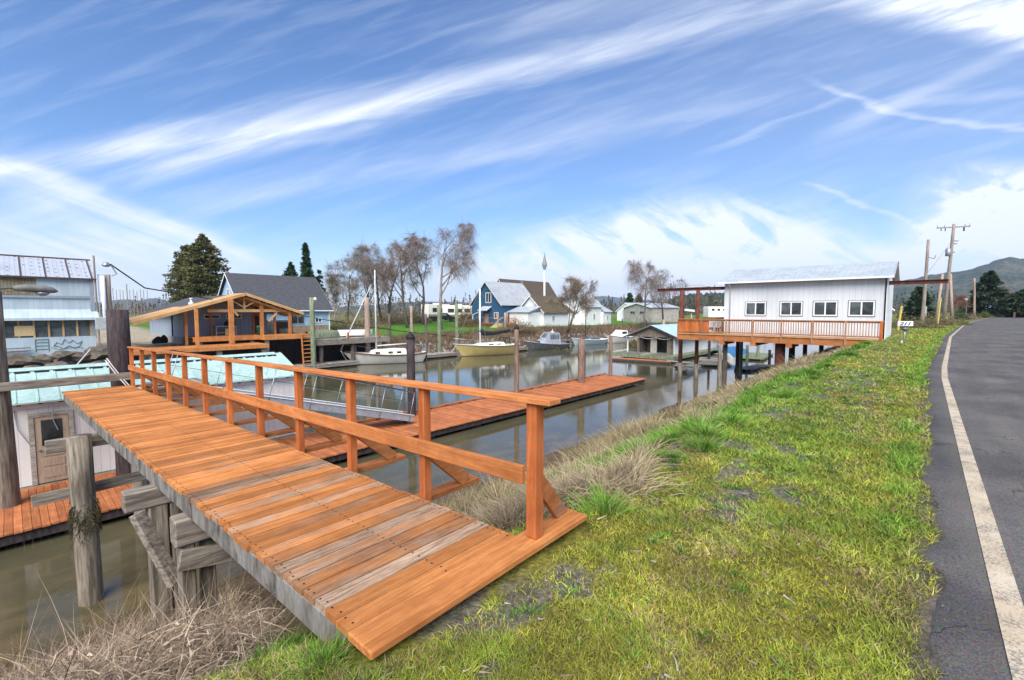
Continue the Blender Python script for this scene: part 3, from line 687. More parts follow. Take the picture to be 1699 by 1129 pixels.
mb = MB(); mb.tube([(dl-.35,.07,2.1),(dl-.3,.05,1.6),(dl-.1,.05,1.15),(dl-.02,.05,1.1)], .012, 5); mb.tube([(dr-.28,-.05,2.2),(dr-.32,.03,1.8),(dr-.22,.03,1.45)], .012, 5); mb.build('hose', 'grey_paint', fh)
mb = MB(); mb.box(-8.2, AE+.3, -.2, 4.2, -.30, .0); mb.build('float_base', 'old_beam', fh)

# ---------------------------------------------------------------- main float
fd = thing('float_dock', 'long orange-stained plank float running past the floathouse out into the slough', 'dock', (10, 15.9, -3.09))
o = (10, 15.9, -3.09)
mb = MB(); x = -8.
holes = []
while x < 29.6:
    mb.wood(.02 if x > 3 else .10, .10, .13); e = random.uniform(-.02, .02)
    y1 = 17.52 if x < 7.6 else 17.5
    mb.box(x, x+.132, 14.22+e, y1+e, -3.13+random.uniform(-.004,.004), -3.09+random.uniform(-.003,.003)); x += .14
mb.build('deck', 'stained_dock', fd, shift=o)
mb = MB(); mb.box(-8, 29.55, 14.30, 14.38, -3.36, -3.135); mb.box(-8, 29.55, 17.36, 17.44, -3.36, -3.135); mb.box(29.44, 29.54, 14.385, 17.355, -3.36, -3.135); mb.build('rim_beam', 'dark_pile', fd, shift=o)
x = -7
while x < 29:
    mb = MB(); mb.tube([(x, 14.5, -3.5), (x, 17.2, -3.5)], .17, 10); mb.build('float_log', 'pile', fd, True, shift=o); x += 2.6
x = 8.6
while x < 29.4: MB().box(x, x+.10, 17.36, 17.48, -3.088, -3.03).build('bull_rail_block', 'dark_pile', fd, shift=o); x += .95
mb = MB(); mb.wood(.1); mb.box(8.4, 29.5, 17.35, 17.47, -3.028, -2.975); mb.build('bull_rail', 'stained_rail_x', fd, shift=o)
G = 'pilings through the orange float'
dp = [(683, 690, 552, .185, 'dark_pile', 'dark_pile', 'dark pile with a black cone cap behind the gangway foot', True),
      (857, 657, 538, .135, 'red_pile', 'dark_pile', 'slim reddish pile with a dark cone cap, in the middle of the float', True),
      (964, 635, 563, .235, 'red_pile', None, 'stout flat-topped reddish pile near the far end of the float', False),
      (1012.5, 624, 557, .135, 'red_pile', None, 'slim flat-topped pile last along the float', False)]
for px, pb_, pt, r, m_, cp, lb, _ in dp:
    p = on_z(px, pb_, -3.09); zt = at_d(px, pt, p.x*FX+p.y*FY).z
    pile('dock_pile', lb, p.x, p.y, -3.5, zt - (.2 if cp else 0), r, m_, G, cp and 'black')

# ---------------------------------------------------------------- gangway
p0 = Vector((3.0, 16.75, -.62)); p1 = Vector((11.15, 16.1, -2.86))
gw = thing('gangway', 'grey metal gangway sloping down from the ramp head to the orange float', 'gangway', p0)
d = (p1-p0); L = d.length; d.normalize(); sd_ = d.cross(Vector((0,0,1))).normalized(); up = sd_.cross(d)
for k in (-1, 1):
    c = sd_*k*.46
    MB().bar(c, c+d*L, .06, .27, up).build('side_beam', 'alum', gw, bevel=.01)
    mb = MB(); mb.bar(c+up*.145+sd_*.01*k, c+d*L+up*.145+sd_*.01*k, .11, .016, up); mb.build('side_cap', 'white_paint', gw)
    mb = MB(); mb.tube([c+up*1.0-d*.15, c+up*1.08, c+d*L*.5+up*1.10, c+d*(L-.1)+up*1.06], .016, 8)
    mb.tube([c+up*.62, c+d*(L-.1)+up*.62], .007, 6); mb.build('handrail', 'black' if k < 0 else 'galv', gw, True)
    for i in range(7):
        q = .05+i*(L-.25)/6; mb = MB(); mb.tube([c+d*q-up*.1+sd_*k*.045, c+d*q+up*1.07], .012, 7); mb.build('handrail_post', 'galv', gw, True)
mb = MB()
for i in range(60): mb.bar(-sd_*.44+d*(.05+i*L/60)+up*.02, sd_*.44+d*(.05+i*L/60)+up*.02, L/60-.02, .03, up)
mb.build('tread_deck', 'galv', gw)
for k in (-1, 1):
    c = d*(L-.25)+sd_*k*.3-up*.16; MB().tube([c-sd_*.04, c+sd_*.04], .085, 14).build('wheel', 'black', gw)
# bits lying on the float beside the gangway
bd = thing('covered_bundle', 'grey tarpaulin bundle lying on the float below the ramp rail', 'bundle', (5.1, 16.9, -3.09))
mb = MB(); rows = []
for i in range(9):
    q = i/8; w = .42*math.sin(max(.12, min(1, q*1.4))*PI/2)*(1 if q < .8 else (1-q)*5+.1); rows.append([(-.9+1.8*q, w*math.cos(PI*k/10), max(0, .48*math.sin(PI*k/10)*(w/.42)+random.uniform(-.03,.03))) for k in range(11)])
mb.grid(rows).build('tarpaulin', 'tarp_grey', bd, True)
tb = thing('tote_box', 'blue plastic tote on the float below the ramp rail', 'tote', (3.9, 16.8, -3.09))
mb = MB(); mb.prism([(-.3,-.2,0),(.3,-.2,0),(.3,.2,0),(-.3,.2,0)], (0,0,.38)); mb.build('bin', 'tarp_blue', tb, bevel=.03)
MB().box(-.33,.33,-.23,.23,.382,.43).build('lid', 'tarp_blue', tb, bevel=.02)

# ---------------------------------------------------------------- white house on stilts, with its deck and hoist beam
AW = 34.6; S0, S1 = 1.75, 10.75; DZ = -.02; EZ = 3.66; RA = 38.0; RZ = 4.72
wh = thing('stilt_house', 'long white house on stilts with four slider windows and a pale metal roof', 'house', (AW, 6.2, DZ))
o = (AW, 6.2, DZ)
mb = MB(); mb.box(AW, 41.4, S0, S1, DZ-.05, EZ-.03); mb.prism([(AW, S1-.001, EZ-.03), (41.4, S1-.001, EZ-.03), (RA, S1-.001, RZ-.06)], (0, -(S1-S0)+.002, 0)); mb.build('wall', 'house_siding', wh, shift=o)
mb = MB(); mb.box(AW-.012, AW+.1, S0-.012, S0+.12, DZ-.5, EZ-.08); mb.box(AW+.1, 41.4, S0-.03, S0-.012, DZ-.55, EZ-.02); mb.build('gable_panel', 'white_paint', wh, shift=o)
mb = MB(); metal_roof(mb, S0-.35, S1+.35, AW-.42, EZ-.10, RA, RZ, .05, .30, .02, 1); metal_roof(mb, S0-.35, S1+.35, 41.8, EZ-.10, RA, RZ, .05, .30, .02, 1); mb.build('roof', 'pale_roof', wh, shift=o)
mb = MB(); mb.box(AW-.55, AW-.43, S0-.35, S1+.35, EZ-.13, EZ-.02); mb.build('gutter', 'white_paint', wh, shift=o)
mb = MB(); mb.prism([(AW-.44, S0-.38, EZ-.26), (RA, S0-.38, RZ-.14), (RA, S0-.38, RZ+.04), (AW-.44, S0-.38, EZ-.06)], (0, .03, 0)); mb.build('barge_board', 'brown_trim', wh, shift=o)
for y, m_ in ((S1-.42, 'white_paint'), (S0+.02, 'black')):
    mb = MB(); mb.tube([(AW-.48,y,EZ-.12),(AW-.30,y,EZ-.26),(AW-.055,y,EZ-.42),(AW-.05,y,DZ-.25)], .038, 8); mb.build('downpipe', m_, wh, True, shift=o)
for xl, xr, yt, yb in ((1237, 1271, 500, 523), (1294.5, 1331.5, 499, 523), (1349.5, 1389.5, 498, 523), (1408, 1451.5, 497.5, 523)):
    a_ = on_a(xl, 512, AW).y; b_ = on_a(xr, 512, AW).y; a_, b_ = min(a_, b_), max(a_, b_); zt = 2.23; zb = 1.30
    mb = MB(); f = .075
    mb.box(AW-.045, AW-.003, a_, b_, zt-f, zt); mb.box(AW-.045, AW-.003, a_, b_, zb, zb+f)
    for q in (a_, b_-f, (a_+b_)/2-f/2): mb.box(AW-.045, AW-.003, q, q+f, zb+f, zt-f)
    w_ = mb.build('window', 'trim_white', wh, shift=o)
    mb = MB(); e = .028
    mb.box(AW-.030, AW-.002, a_-e, b_+e, zt, zt+e); mb.box(AW-.030, AW-.002, a_-e, b_+e, zb-e, zb); mb.box(AW-.030, AW-.002, a_-e, a_, zb, zt); mb.box(AW-.030, AW-.002, b_, b_+e, zb, zt); mb.build('window_surround', 'black', w_, shift=o)
    for q0, q1 in ((a_+f, (a_+b_)/2-f/2), ((a_+b_)/2+f/2, b_-f)):
        MB().box(AW-.022, AW-.002, q0, q1, zb+f, zt-f).build('pane', 'glass' if q0 == a_+f else 'glass_dim', w_, shift=o)
# deck round it
DA = 33.3; DS = 13.55
dk = thing('stilt_deck', 'orange timber deck with picket railing in front of the white stilt house', 'deck', (DA, 7.6, DZ))
o = (DA, 7.6, DZ)
mb = MB(); x = DA+.04
while x < 37.5:
    mb.wood(.1); y1 = S0 if x < AW-.16 else S1+.02; mb.box(x, x+.13, y1, DS-.02, DZ-.045, DZ); x += .137
mb.build('floor_boards', 'stained_rail_y', dk, shift=o)
mb = MB(); mb.wood(.18); mb.box(DA-.03, DA+.03, S0-.05, DS, DZ-.46, DZ-.05); mb.wood(.2); mb.box(DA+.032, 37.4, DS-.06, DS, DZ-.46, DZ-.05); mb.build('fascia_beam', 'stained_rail_y', dk, shift=o)
mb = MB(); mb.wood(.02); mb.box(DA-.09, DA+.035, S0-.06, DS+.02, DZ-.046, DZ+.02); mb.build('edge_board', 'plywood', dk, shift=o)
rz0, rz1 = DZ+.10, DZ+1.02
mb = MB(); mb.wood(.25); mb.box(DA-.05, DA+.09, S0-.06, DS, rz1, rz1+.045); mb.box(DA+.1, 37.3, DS-.12, DS, rz1, rz1+.045); mb.build('hand_rail', 'stained_rail_y', dk, shift=o)
mb = MB(); mb.wood(.3); mb.box(DA, DA+.045, S0, DS-.02, rz0, rz0+.08); mb.box(DA, DA+.045, S0, DS-.02, rz1-.09, rz1-.003); mb.build('rail_strip', 'stained_rail_y', dk, shift=o)
ps = np.linspace(S0-.01, DS-.06, 8)
for i, y in enumerate(ps):
    mb = MB(); mb.wood(.02 if i in (0, 7) else .45, .02); w = .16 if i == 0 else .085
    mb.box(DA-.10, DA-.012 if i else DA+.05, y, y+w, DZ-.44 if i else DZ-.3, rz1-.002); mb.build('rail_post', 'stained_post', dk, shift=o)
y = S0+.2
while y < DS-2.4:
    mb = MB(); mb.wood(.55, .05); mb.box(DA+.003, DA+.038, y, y+.038, rz0+.082, rz1-.092); mb.build('picket', 'stained_post', dk, shift=o); y += .135
mb = MB(); y = 11.35
while y < DS-.1: mb.wood(-.02, .02, .1); mb.box(DA+.047, DA+.065, y, y+.235, DZ+.03, rz1-.01); y += .24
mb.build('privacy_board', 'stained_post', dk, shift=o)
y = 11.0; mb = MB()
while y < DS-.2: mb.wood(.1); mb.box(37.2, 37.24, y, y+.04, rz0, rz1); y += .16
mb.wood(.1); mb.box(37.19, 37.25, 10.8, DS-.1, rz1, rz1+.05); mb.build('back_rail', 'stained_post', dk, shift=o)
for y in np.arange(2.5, 13.5, .8): MB().wood(.3).box(DA+.035, 37.3 if y > S1 else AW+2, y, y+.05, DZ-.40, DZ-.05).build('joist', 'stained_rail_x', dk, shift=o)
for y, x1 in ((10.25, DA+2.2), (6.2, DA+2.2), (2.9, DA+2.2), (8.3, 40.5)): MB().wood(.3, .05).box(DA-.10, x1, y, y+.32, DZ-.70, DZ-.47).build('cap_beam', 'stained_rail_x', dk, shift=o)
for k, (a_, s_) in enumerate(((35.9, 11.6), (36.2, 12.5), (36.05, 12.05))):
    c = thing('patio_chair', 'white plastic patio chair behind the deck railing', 'chair', (a_, s_, DZ), random.uniform(2, 4), 'white chairs on the stilt deck')
    mb = MB(); mb.box(-.22,.22,-.21,.21,.40,.44); mb.build('seat', 'trim_white', c)
    mb = MB()
    for q in np.linspace(-.2,.16,5): mb.box(-.24,-.21,q,q+.05,.45,.86)
    mb.box(-.24,-.21,-.21,.22,.80,.88); mb.build('backrest', 'trim_white', c)
    for sx_ in (-.2,.2):
        for sy_ in (-.19,.19): MB().box(sx_-.02,sx_+.02,sy_-.02,sy_+.02,0,.40).build('leg', 'trim_white', c)
# hoist beam and rusty pipe posts
hb = thing('hoist_beam', 'long rusty steel hoist beam running through under the roof of the white stilt house', 'beam', (36.2, 8, 3.2))
BA = 35.9
mb = MB()
for y0, y1 in ((-.9, S0-.04), (S1+.02, 16.4)):
    mb.box(BA-.10, BA+.10, y0, y1, 3.40, 3.425); mb.box(BA-.10, BA+.10, y0, y1, 3.19, 3.215); mb.box(BA-.012, BA+.012, y0, y1, 3.215, 3.40)
mb.build('girder', 'rust', hb, shift=(36.2, 8, 3.2))
mb = MB(); mb.box(BA-.05, BA+.7, 12.4, 14.2, 3.43, 3.47); mb.tube([(BA, 12.2, 3.45), (BA+.2, 13.0, 3.62), (BA+.1, 14.0, 3.6)], .02, 5); mb.build('trolley_plank', 'grey_board_y', hb, shift=(36.2, 8, 3.2))
mb = MB(); mb.tube([(BA, 13.2, 3.2), (BA, 13.15, 2.6)], .02, 5); mb.box(BA-.06, BA+.06, 13.08, 13.22, 2.25, 2.6); mb.build('hoist_hook', 'black', hb, shift=(36.2, 8, 3.2))
for px, m_, lb in ((1131, 'rust', 'rusty pipe post at the outer corner of the stilt deck, under the hoist beam'), (1158, 'rust', 'second rusty pipe post in from the outer corner of the stilt deck')):
    p = on_a(px, 500, 34.9)
    t_ = thing('pipe_post', lb, 'post', (p.x, p.y, WATER), 0, 'rusty hoist posts'); mb = MB(); mb.tube([(0,0,-.9),(0,0,6.68)], .15 if px < 1140 else .135, 16); mb.build('pipe', 'rust', t_, True)
    mb = MB(); mb.tube([(0,0,-.95),(0,0,1.1)], .17, 16); mb.build('sleeve', 'old_timber', t_, True)
mb = None
SG = 'piles under the stilt house'
for px, yb, r, m_, zt, lb in [(1193, 640, .15, 'old_timber', DZ-.72, 'pale split-topped wooden pile under the corner bent of the stilt deck'), (1201.5, 634, .17, 'pile', DZ-.72, 'dark wooden pile paired beside the pale one under the stilt deck'),
        (1222, 628, .13, 'dark_pile', DZ-.5, 'black pile just right of the corner bent'), (1228, 624, .14, 'green_pile', DZ-.5, 'mossy pile touching a black one below the stilt house'),
        (1239, 606, .13, 'green_pile', -1.6, 'low mossy pile standing alone in the water under the stilt house'), (1257, 596, .15, 'green_pile', -1.2, 'mossy pile close to the grounded blue tarpaulin'),
        (1276, 610, .12, 'dark_pile', -1.9, 'short dark broken pile near the thick rusty column'), (1313, 596, .21, 'dark_pile', DZ-.5, 'dark pile right of the thick rusty column'),
        (1335, 590, .15, 'pile', DZ-.5, 'brown pile at the bank foot below the third window'), (1362, 588, .15, 'dark_pile', DZ-.5, 'dark pile at the bank foot below the space between windows'), (1176, 600, .13, 'dark_pile', DZ-.5, 'dark pile against the pale side of the boathouse'),
        (1100, 590, .17, 'pale_pile', .62, 'tall pale pile standing in front of the weathered boathouse')]:
    p = on_z(px, yb, WATER) if px not in (1313, 1335, 1362) else None
    if p is None: q = on_a(px, yb, 38.5 if px == 1313 else 39.5); p = Vector((q.x, q.y, hz_(q.x, q.y)))
    pile('support_pile', lb, p.x, p.y, min(p.z, -2.2)-.3, zt, r, m_, SG if px != 1100 else None)
q = on_a(1294, 590, 34.2)
t_ = thing('pipe_post', 'thick short rusty column carrying the stilt deck at the bank foot', 'post', (q.x, q.y, hz_(q.x, q.y)-.3)); MB().tube([(0,0,-.3),(0,0,DZ-.47-hz_(q.x,q.y)+.3)], .30, 20).build('pipe', 'rust', t_, True)
# junk floats beneath
for a_, s_, w_, l_, rz, m_, lb in ((46, 15.5, 1.6, 7, .35, 'grey_board_x', 'derelict grey plank float drifting askew behind the deck piles'), (44, 10.9, 1.3, 5.5, -.15, 'grey_board_x', 'derelict grey plank float close to the bank under the stilt house'), (55, 13.5, 2.2, 8, .1, 'green_pile', 'mossy sunken float behind the stilt house'), (39.5, 15.8, .5, 5.2, .5, 'grey_board_x', 'narrow pale plank afloat beside the rusty deck posts')):
    t_ = thing('derelict_float', lb, 'float', (a_, s_, WATER+.05), rz); mb = MB()
    n = int(l_/.3)
    for k in range(n): mb.wood(.4, .2, .25); mb.box(-l_/2+k*.3, -l_/2+k*.3+.26, -w_/2+random.uniform(-.15,.15), w_/2+random.uniform(-.15,.15), .12, .17+random.uniform(0,.04))
    mb.build('planks', m_, t_); mb = MB(); mb.bar((-l_/2,-w_/2+.15,.04),(l_/2,-w_/2+.15,.02),.2,.16); mb.bar((-l_/2,w_/2-.15,.04),(l_/2,w_/2-.15,.06),.2,.16); mb.build('log', 'dark_pile', t_)
tp = thing('tarp', 'blue tarpaulin draped over a grounded hulk behind the deck piles', 'tarpaulin', (52, 15.5, -2.9))
rows = [[(-3+6*i/12, -1.3+2.6*k/8, .9*math.sin(PI*k/8)**.6*(1-.25*abs(i-6)/6)+random.uniform(-.06,.06)-.2) for k in range(9)] for i in range(13)]
MB().grid(rows).build('sheet', 'tarp_blue', tp, True)

# mailbox with its number
mp_ = on_z(1500, 570, -.05); z0 = hz_(mp_.x, mp_.y); mp_.z = z0
mx = thing('mailbox', 'white mailbox numbered 211 on a grey post in the roadside grass', 'mailbox', mp_, 0)
mx.rotation_euler = (0, 0, TH - PI/2 - .62); mx.scale = (.80, .80, .95)
MB().tube([(0,0,-.2),(0,0,.80)], .045, 10).build('post', 'galv', mx, True)
mb = MB(); mb.lathe((0,0,.60), [(.05,0),(.17,.10),(.19,.18),(.10,.22),(.06,.29)], 12); mb.build('bracket', 'gunmetal', mx, True)
mb = MB(); mb.prism([(-.38,-.15,.90),(.38,-.15,.90),(.38,-.15,1.16),(-.38,-.15,1.16)], (0,.32,0)); mb.build('box', 'trim_white', mx, bevel=.015)
fc = bpy.data.curves.new('house_number', 'FONT'); fc.body = '211'; fc.size = .27; fc.shear = .28; fc.extrude = .003; fc.align_x = 'CENTER'; fc.align_y = 'CENTER'; fc.offset = .007
fo = bpy.data.objects.new('tmp', fc); me_ = bpy.data.meshes.new_from_object(fo); bpy.data.objects.remove(fo)
me_.name = 'house_number'; me_.materials.clear(); me_.materials.append(MATS['black']); fo = bpy.data.objects.new('house_number', me_); COL.objects.link(fo); fo.parent = mx; fo.location = (-.02, -.1545, 1.02); fo.rotation_euler = (PI/2, 0, 0); fo.scale = (1.35, .85, 1)
MB().tube([(-.12,.05,-.02),(-.10,.05,.10)], .05, 10).build('post_cap', 'trim_white', mx)

q = on_z(1112, 673, -3.2); dl_ = thing('driftwood_log', 'dark waterlogged log stranded on the mud at the bank foot', 'log', (q.x, q.y, hz_(q.x, q.y)+.08)); MB().tube([(-.9,.1,0),(-.2,0,.05),(.5,-.05,.03),(1.0,.05,.08)], [.11,.13,.11,.07], 9, True, .08).build('trunk', 'dark_pile', dl_, True)
# ================================================================ the far bank
def gable(root, L, Wd, hw, hr, wall, roof, o=.35, base=-.3, gwall=None, th=.07, rib=None, right_over=None):
    """walls L (x) by Wd (y) from the root's corner, ridge along x"""
    mb = MB(); mb.box(0, L, 0, Wd, base, hw); mb.prism([(0,0,hw),(0,Wd,hw),(0,Wd/2,hr)], (L,0,0)); w = mb.build('wall', wall, root)
    k = (hr-hw)/(Wd/2); mb = MB()
    for y0 in (-o, Wd+o):
        z0 = hw-k*o+.03
        if rib: metal_roof(mb, -o, L+o, y0, z0, Wd/2, hr+.03, th, rib, .02)
        else: mb.prism([(-o,y0,z0),(L+o,y0,z0),(L+o,Wd/2,hr+.03),(-o,Wd/2,hr+.03)], (0,0,th))
    r = mb.build('roof', roof, root)
    for x in (-o-.012, L+o-.018):
        mb = MB(); mb.prism([(x,-o,hw-k*o-.10),(x,-o,hw-k*o+.09),(x,Wd/2,hr+.09),(x,Wd/2,hr-.10)], (.03,0,0)); mb.prism([(x,Wd+o,hw-k*o-.10),(x,Wd+o,hw-k*o+.09),(x,Wd/2,hr+.09),(x,Wd/2,hr-.10)], (.03,0,0))
        mb.build('barge_board', 'trim_white', r)
    return w
def window(root, c, w, h, face='y-', frame='trim_white', pane='glass', bars=1, f=.07):
    """framed window on a wall face: c is the centre; face names the axis it looks along"""
    ax_, sg = face[0], -1 if face[1] == '-' else 1
    def B(mb, u0, u1, z0, z1, d0, d1):
        a_, b_ = sorted((sg*d0, sg*d1))
        if ax_ == 'y': mb.box(c[0]+u0, c[0]+u1, c[1]+a_, c[1]+b_, c[2]+z0, c[2]+z1)
        else: mb.box(c[0]+a_, c[0]+b_, c[1]+u0, c[1]+u1, c[2]+z0, c[2]+z1)
    mb = MB(); B(mb, -w/2, w/2, h/2-f, h/2, .003, .06); B(mb, -w/2, w/2, -h/2, -h/2+f, .003, .06); B(mb, -w/2, -w/2+f, -h/2+f, h/2-f, .003, .06); B(mb, w/2-f, w/2, -h/2+f, h/2-f, .003, .06)
    for i in range(bars):
        x = -w/2 + w*(i+1)/(bars+1); B(mb, x-f*.35, x+f*.35, -h/2+f, h/2-f, .003, .05)
    fr = mb.build('window', frame, root)
    mb = MB(); B(mb, -w/2+f, w/2-f, -h/2+f, h/2-f, .002, .02); mb.build('pane', pane, fr)
    return fr
# pale blue net shed ----------------------------------------------------------
bs = thing('net_shed', 'pale blue riverside shed with patched walls and a spotted metal roof', 'shed', (0, 39, -.8))
mb = MB(); mb.box(-16, 3.55, .12, 5, -.1, 4.38); mb.build('wall', 'shed_blue', bs)
mb = MB(); mb.box(-16, 3.6, .06, .118, 3.34, 4.40); mb.build('upper_siding', 'shed_blue', bs)
for x0, x1 in ((-1.05, 1.15), (-6, -2.9)): MB().box(x0, x1, .035, .0585, 3.36, 4.38).build('bare_patch', 'patch_brown', bs)
mb = MB(); mb.box(-16, 3.65, .02, .0335, 3.20, 3.335); mb.box(3.46, 3.68, -.02, .1, .7, 4.5); mb.build('trim', 'grey_paint', bs)
mb = MB(); mb.prism([(-16,-.35,1.97),(3.8,-.35,1.97),(3.8,.1,2.48),(-16,.1,2.48)], (0,0,.04)); mb.box(-16,3.8,-.36,-.33,1.86,1.98); mb.build('lean_roof', 'shed_blue', bs)
mb = MB(); mb.box(-16, 3.5, .10, .118, .86, 1.95); mb.build('window_band', 'glass_dim', bs)
mb = MB()
for i in range(26): x = 3.42-.62*i; mb.wood(.05); mb.box(x-.045, x+.045, .02, .099, .85, 1.95)
mb.build('stud', 'plywood', bs)
mb = MB(); mb.box(.15, .95, .0, .019, .95, 1.55); mb.build('cardboard_sheet', 'osb', bs)
mb = MB(); mb.box(-16, 3.62, -.03, .119, -.25, .84); mb.build('lower_wall', 'shed_blue', bs)
mb = MB()
P = lambda x, z: (x, -.055, z)
for z in (.15,.35,.55,.72): mb.tube([P(.95,z), P(1.5,z)], .018, 4)
for x in (.95,1.5): mb.tube([P(x,.0), P(x,.75)], .018, 4)
sc = [(1.7,.30),(1.85,.52),(2.05,.38),(2.2,.70),(2.35,.45),(2.55,.62),(2.75,.40),(2.95,.55),(2.85,.25),(2.6,.12),(2.4,.3),(2.1,.12),(1.9,.28),(1.7,.30)]
mb.tube([P(x, z) for x, z in sc], .018, 4); mb.tube([P(1.6,.22),P(2.0,.08),P(2.5,.2),P(3.0,.12)], .012, 4); mb.build('graffiti', 'faded_green', bs)
mb = MB(); mb.tube([(-6,-.2,-.05),(.7,-.25,.12)], .06, 6); mb.tube([(-6,-.3,.12),(.75,-.2,.28)], .04, 6); mb.build('leaning_pole', 'galv', bs)
mb = MB(); metal_roof(mb, -16, 3.75, -.12, 4.36, 2.5, 5.72, .05, .20, .012); mb.prism([(-16,2.5,5.72),(3.75,2.5,5.72),(3.75,5.2,4.36),(-16,5.2,4.36)], (0,0,.05)); rf = mb.build('roof', 'spotted_roof', bs)
mb = MB()
for i in range(17): x = 3.6-1.02*i; mb.bar((x,-.12,4.44),(x,2.5,5.80),.06,.05); 
mb.bar((-16,2.5,5.80),(3.8,2.5,5.80),.08,.09); mb.bar((-16,-.14,4.40),(3.8,-.14,4.40),.07,.10); mb.build('seam', 'brown_door', rf)
mb = MB(); mb.tube([(-.55,.6,5.0),(-.55,.6,6.6)], .05, 6); mb.tube([(-.55,.6,6.3),(-.38,.6,6.35)], .03, 5); mb.build('stack_pipe', 'brown_door', bs)
mb = MB(); mb.tube([(3.78,.0,.2),(3.74,.0,5.9)], .05, 6); mb.build('corner_pole', 'util_pole', bs)
RK = 'riprap rocks under the pale blue shed'
def rock(name, label, p, r, m='rock', group=None, sq=.7, seed=0):
    import bmesh
    bm = bmesh.new(); bmesh.ops.create_icosphere(bm, subdivisions=2, radius=1); rr = random.Random(seed)
    ph = [rr.uniform(0, 6) for _ in range(6)]
    for v_ in bm.verts:
        c = v_.co; k = 1+.22*math.sin(c.x*3+ph[0])*math.cos(c.y*3+ph[1])+.16*math.sin(c.z*5+ph[2]+c.x*2)+rr.uniform(-.06,.06); v_.co = Vector((c.x*r*k*rr.uniform(.97,1.03)*(1.25), c.y*r*k, c.z*r*k*sq))
    me = bpy.data.meshes.new(name); bm.to_mesh(me); bm.free(); me.materials.append(MATS[m]); o_ = bpy.data.objects.new(name, me); COL.objects.link(o_); o_.location = p; o_.rotation_euler = (rr.uniform(-.3,.3), rr.uniform(-.3,.3), rr.uniform(0,6))
    return tag(o_, label, 'rock', group)
k = 0
for row, (s_, z_) in enumerate(((38.6,-1.25),(38.0,-1.95),(37.4,-2.75))):
    x = -4.2+row*.3
    while x < 6.0:
        r = random.uniform(.30,.62); rock('riprap_rock', 'rough mossy riprap boulder on the bank below the pale blue shed', (x, s_+random.uniform(-.2,.2), z_+random.uniform(-.15,.15)), r, 'rock', RK, .7, k); x += r*1.6; k += 1
# meter pole, its lamp and cables
mpx = on_s(179.5, 540, 38.3)
mt = thing('meter_pole', 'service pole with white conduit and a big grey meter box beside the pale blue shed', 'utility pole', (mpx.x, mpx.y, -2.2))
zt = on_s(179.5, 456, 38.3).z+2.2; zb = on_s(179.5, 547, 38.3).z+2.2; zc = on_s(179.5, 527, 38.3).z+2.2
mb = MB(); pole(mb, .12, .1, -.6, zt, .15); mb.build('pole', 'util_pole', mt, True)
mb = MB(); mb.tube([(-.12,-.1,zb), (-.16,-.1,zt-.1)], .11, 10); mb.build('conduit', 'trim_white', mt, True)
mb = MB(); mb.tube([(-.36,-.08,zb), (-.36,-.08,zt)], .03, 6); mb.tube([(-.36,-.08,zt-.06),(-.0,-.08,zt-.04)], .025, 5); mb.build('guy_pipe', 'grey_paint', mt)
mb = MB(); mb.box(-.62,.22,-.42,-.13,zb,zc); mb.build('meter_box', 'box_grey', mt, bevel=.02)
lpz = on_s(176, 441, 38.3)
fl = thing('flood_lamp', 'small round barn lamp on a thin arm above the meter pole', 'lamp', lpz)
mb = MB(); mb.lathe((0,0,0), [(.02,.22),(.12,.20),(.20,.08),(.22,.0),(.17,-.06),(.03,-.09)], 12); mb.build('lamp_shade', 'galv', fl, True)
mb = MB(); mb.tube([(.02,0,.16),(.25,.02,.02),(.5,.1,-.5),(.28,.25,-.62)], .03, 6); mb.build('arm', 'grey_paint', fl, True)
def cable(label, pts, r, sag=0, m='black', n=10):
    pts = [Vector(p) for p in pts]; out = []
    for a_, b_ in zip(pts, pts[1:]):
        for i in range(n): q = i/n; out.append(a_.lerp(b_, q)+Vector((0,0,-sag*4*q*(1-q)*(b_-a_).length)))
    out.append(pts[-1]); c = out[0]
    return tag(MB().tube(out, r, 5).build('cable', m, None, True, shift=(0,0,0)), label, 'cable')
cable('thick black cable sagging from the barn lamp to the frame porch roof', [lpz+Vector((.2,0,.1)), on_s(240, 478, 40.5), on_s(318, 491, 42.5), on_s(400, 506, 42)], .045, .0)
cable('thin black cable running from the frame porch past the white sailboat mast', [on_s(498, 523, 39.9), on_s(560, 534, 41), on_s(640, 546, 41.5), on_s(720, 555, 42), on_s(790, 560, 44)], .035, .01)
ry = thing('rope', 'pale rope slanting from the rocks down towards the teal roof', 'rope', on_s(150, 580, 37.6)); q = on_s(114, 622, 30)
MB().tube([(0,0,0), q-Vector(ry.location)], .035, 5).build('strand', 'rope_white', ry)

# grey boathouse with its new timber porch -----------------------------------
gh = thing('grey_house', 'low grey-blue house with a dark roof behind the unfinished timber porch', 'house', (8.7, 43.2, -.85))
mb = MB(); mb.box(.4, 6.6, .0, 12.5, .35, 2.30); mb.prism([(.4,0,2.3),(6.6,0,2.3),(3.75,0,3.62)], (0,12.5,0)); mb.build('wall', 'grey_siding', gh)
mb = MB(); mb.box(.3, 6.7, -.06, 12.6, -.2, .348); mb.build('foundation', 'concrete', gh)
mb = MB(); mb.prism([(-.2,-.1,2.12),(3.7,-.1,3.72),(3.7,-.1,3.80),(-.2,-.1,2.20)], (0,13.2,0)); mb.prism([(7.5,-.1,2.2),(3.702,-.1,3.72),(3.702,-.1,3.80),(7.5,-.1,2.28)], (0,13.2,0)); mb.build('roof', 'dark_shingle', gh)
def ghx(px): return on_s(px, 540, 43.15).x-8.7
for x0, x1 in ((339,366),(376,401.5)): window(gh, ((ghx(x0)+ghx(x1))/2, -.0, 1.99), abs(ghx(x1)-ghx(x0)), .36, 'y-', bars=0, f=.06)
mb = MB(); mb.box(ghx(423), ghx(432), -.05, .01, .36, 2.02); mb.build('door', 'brown_door', gh)
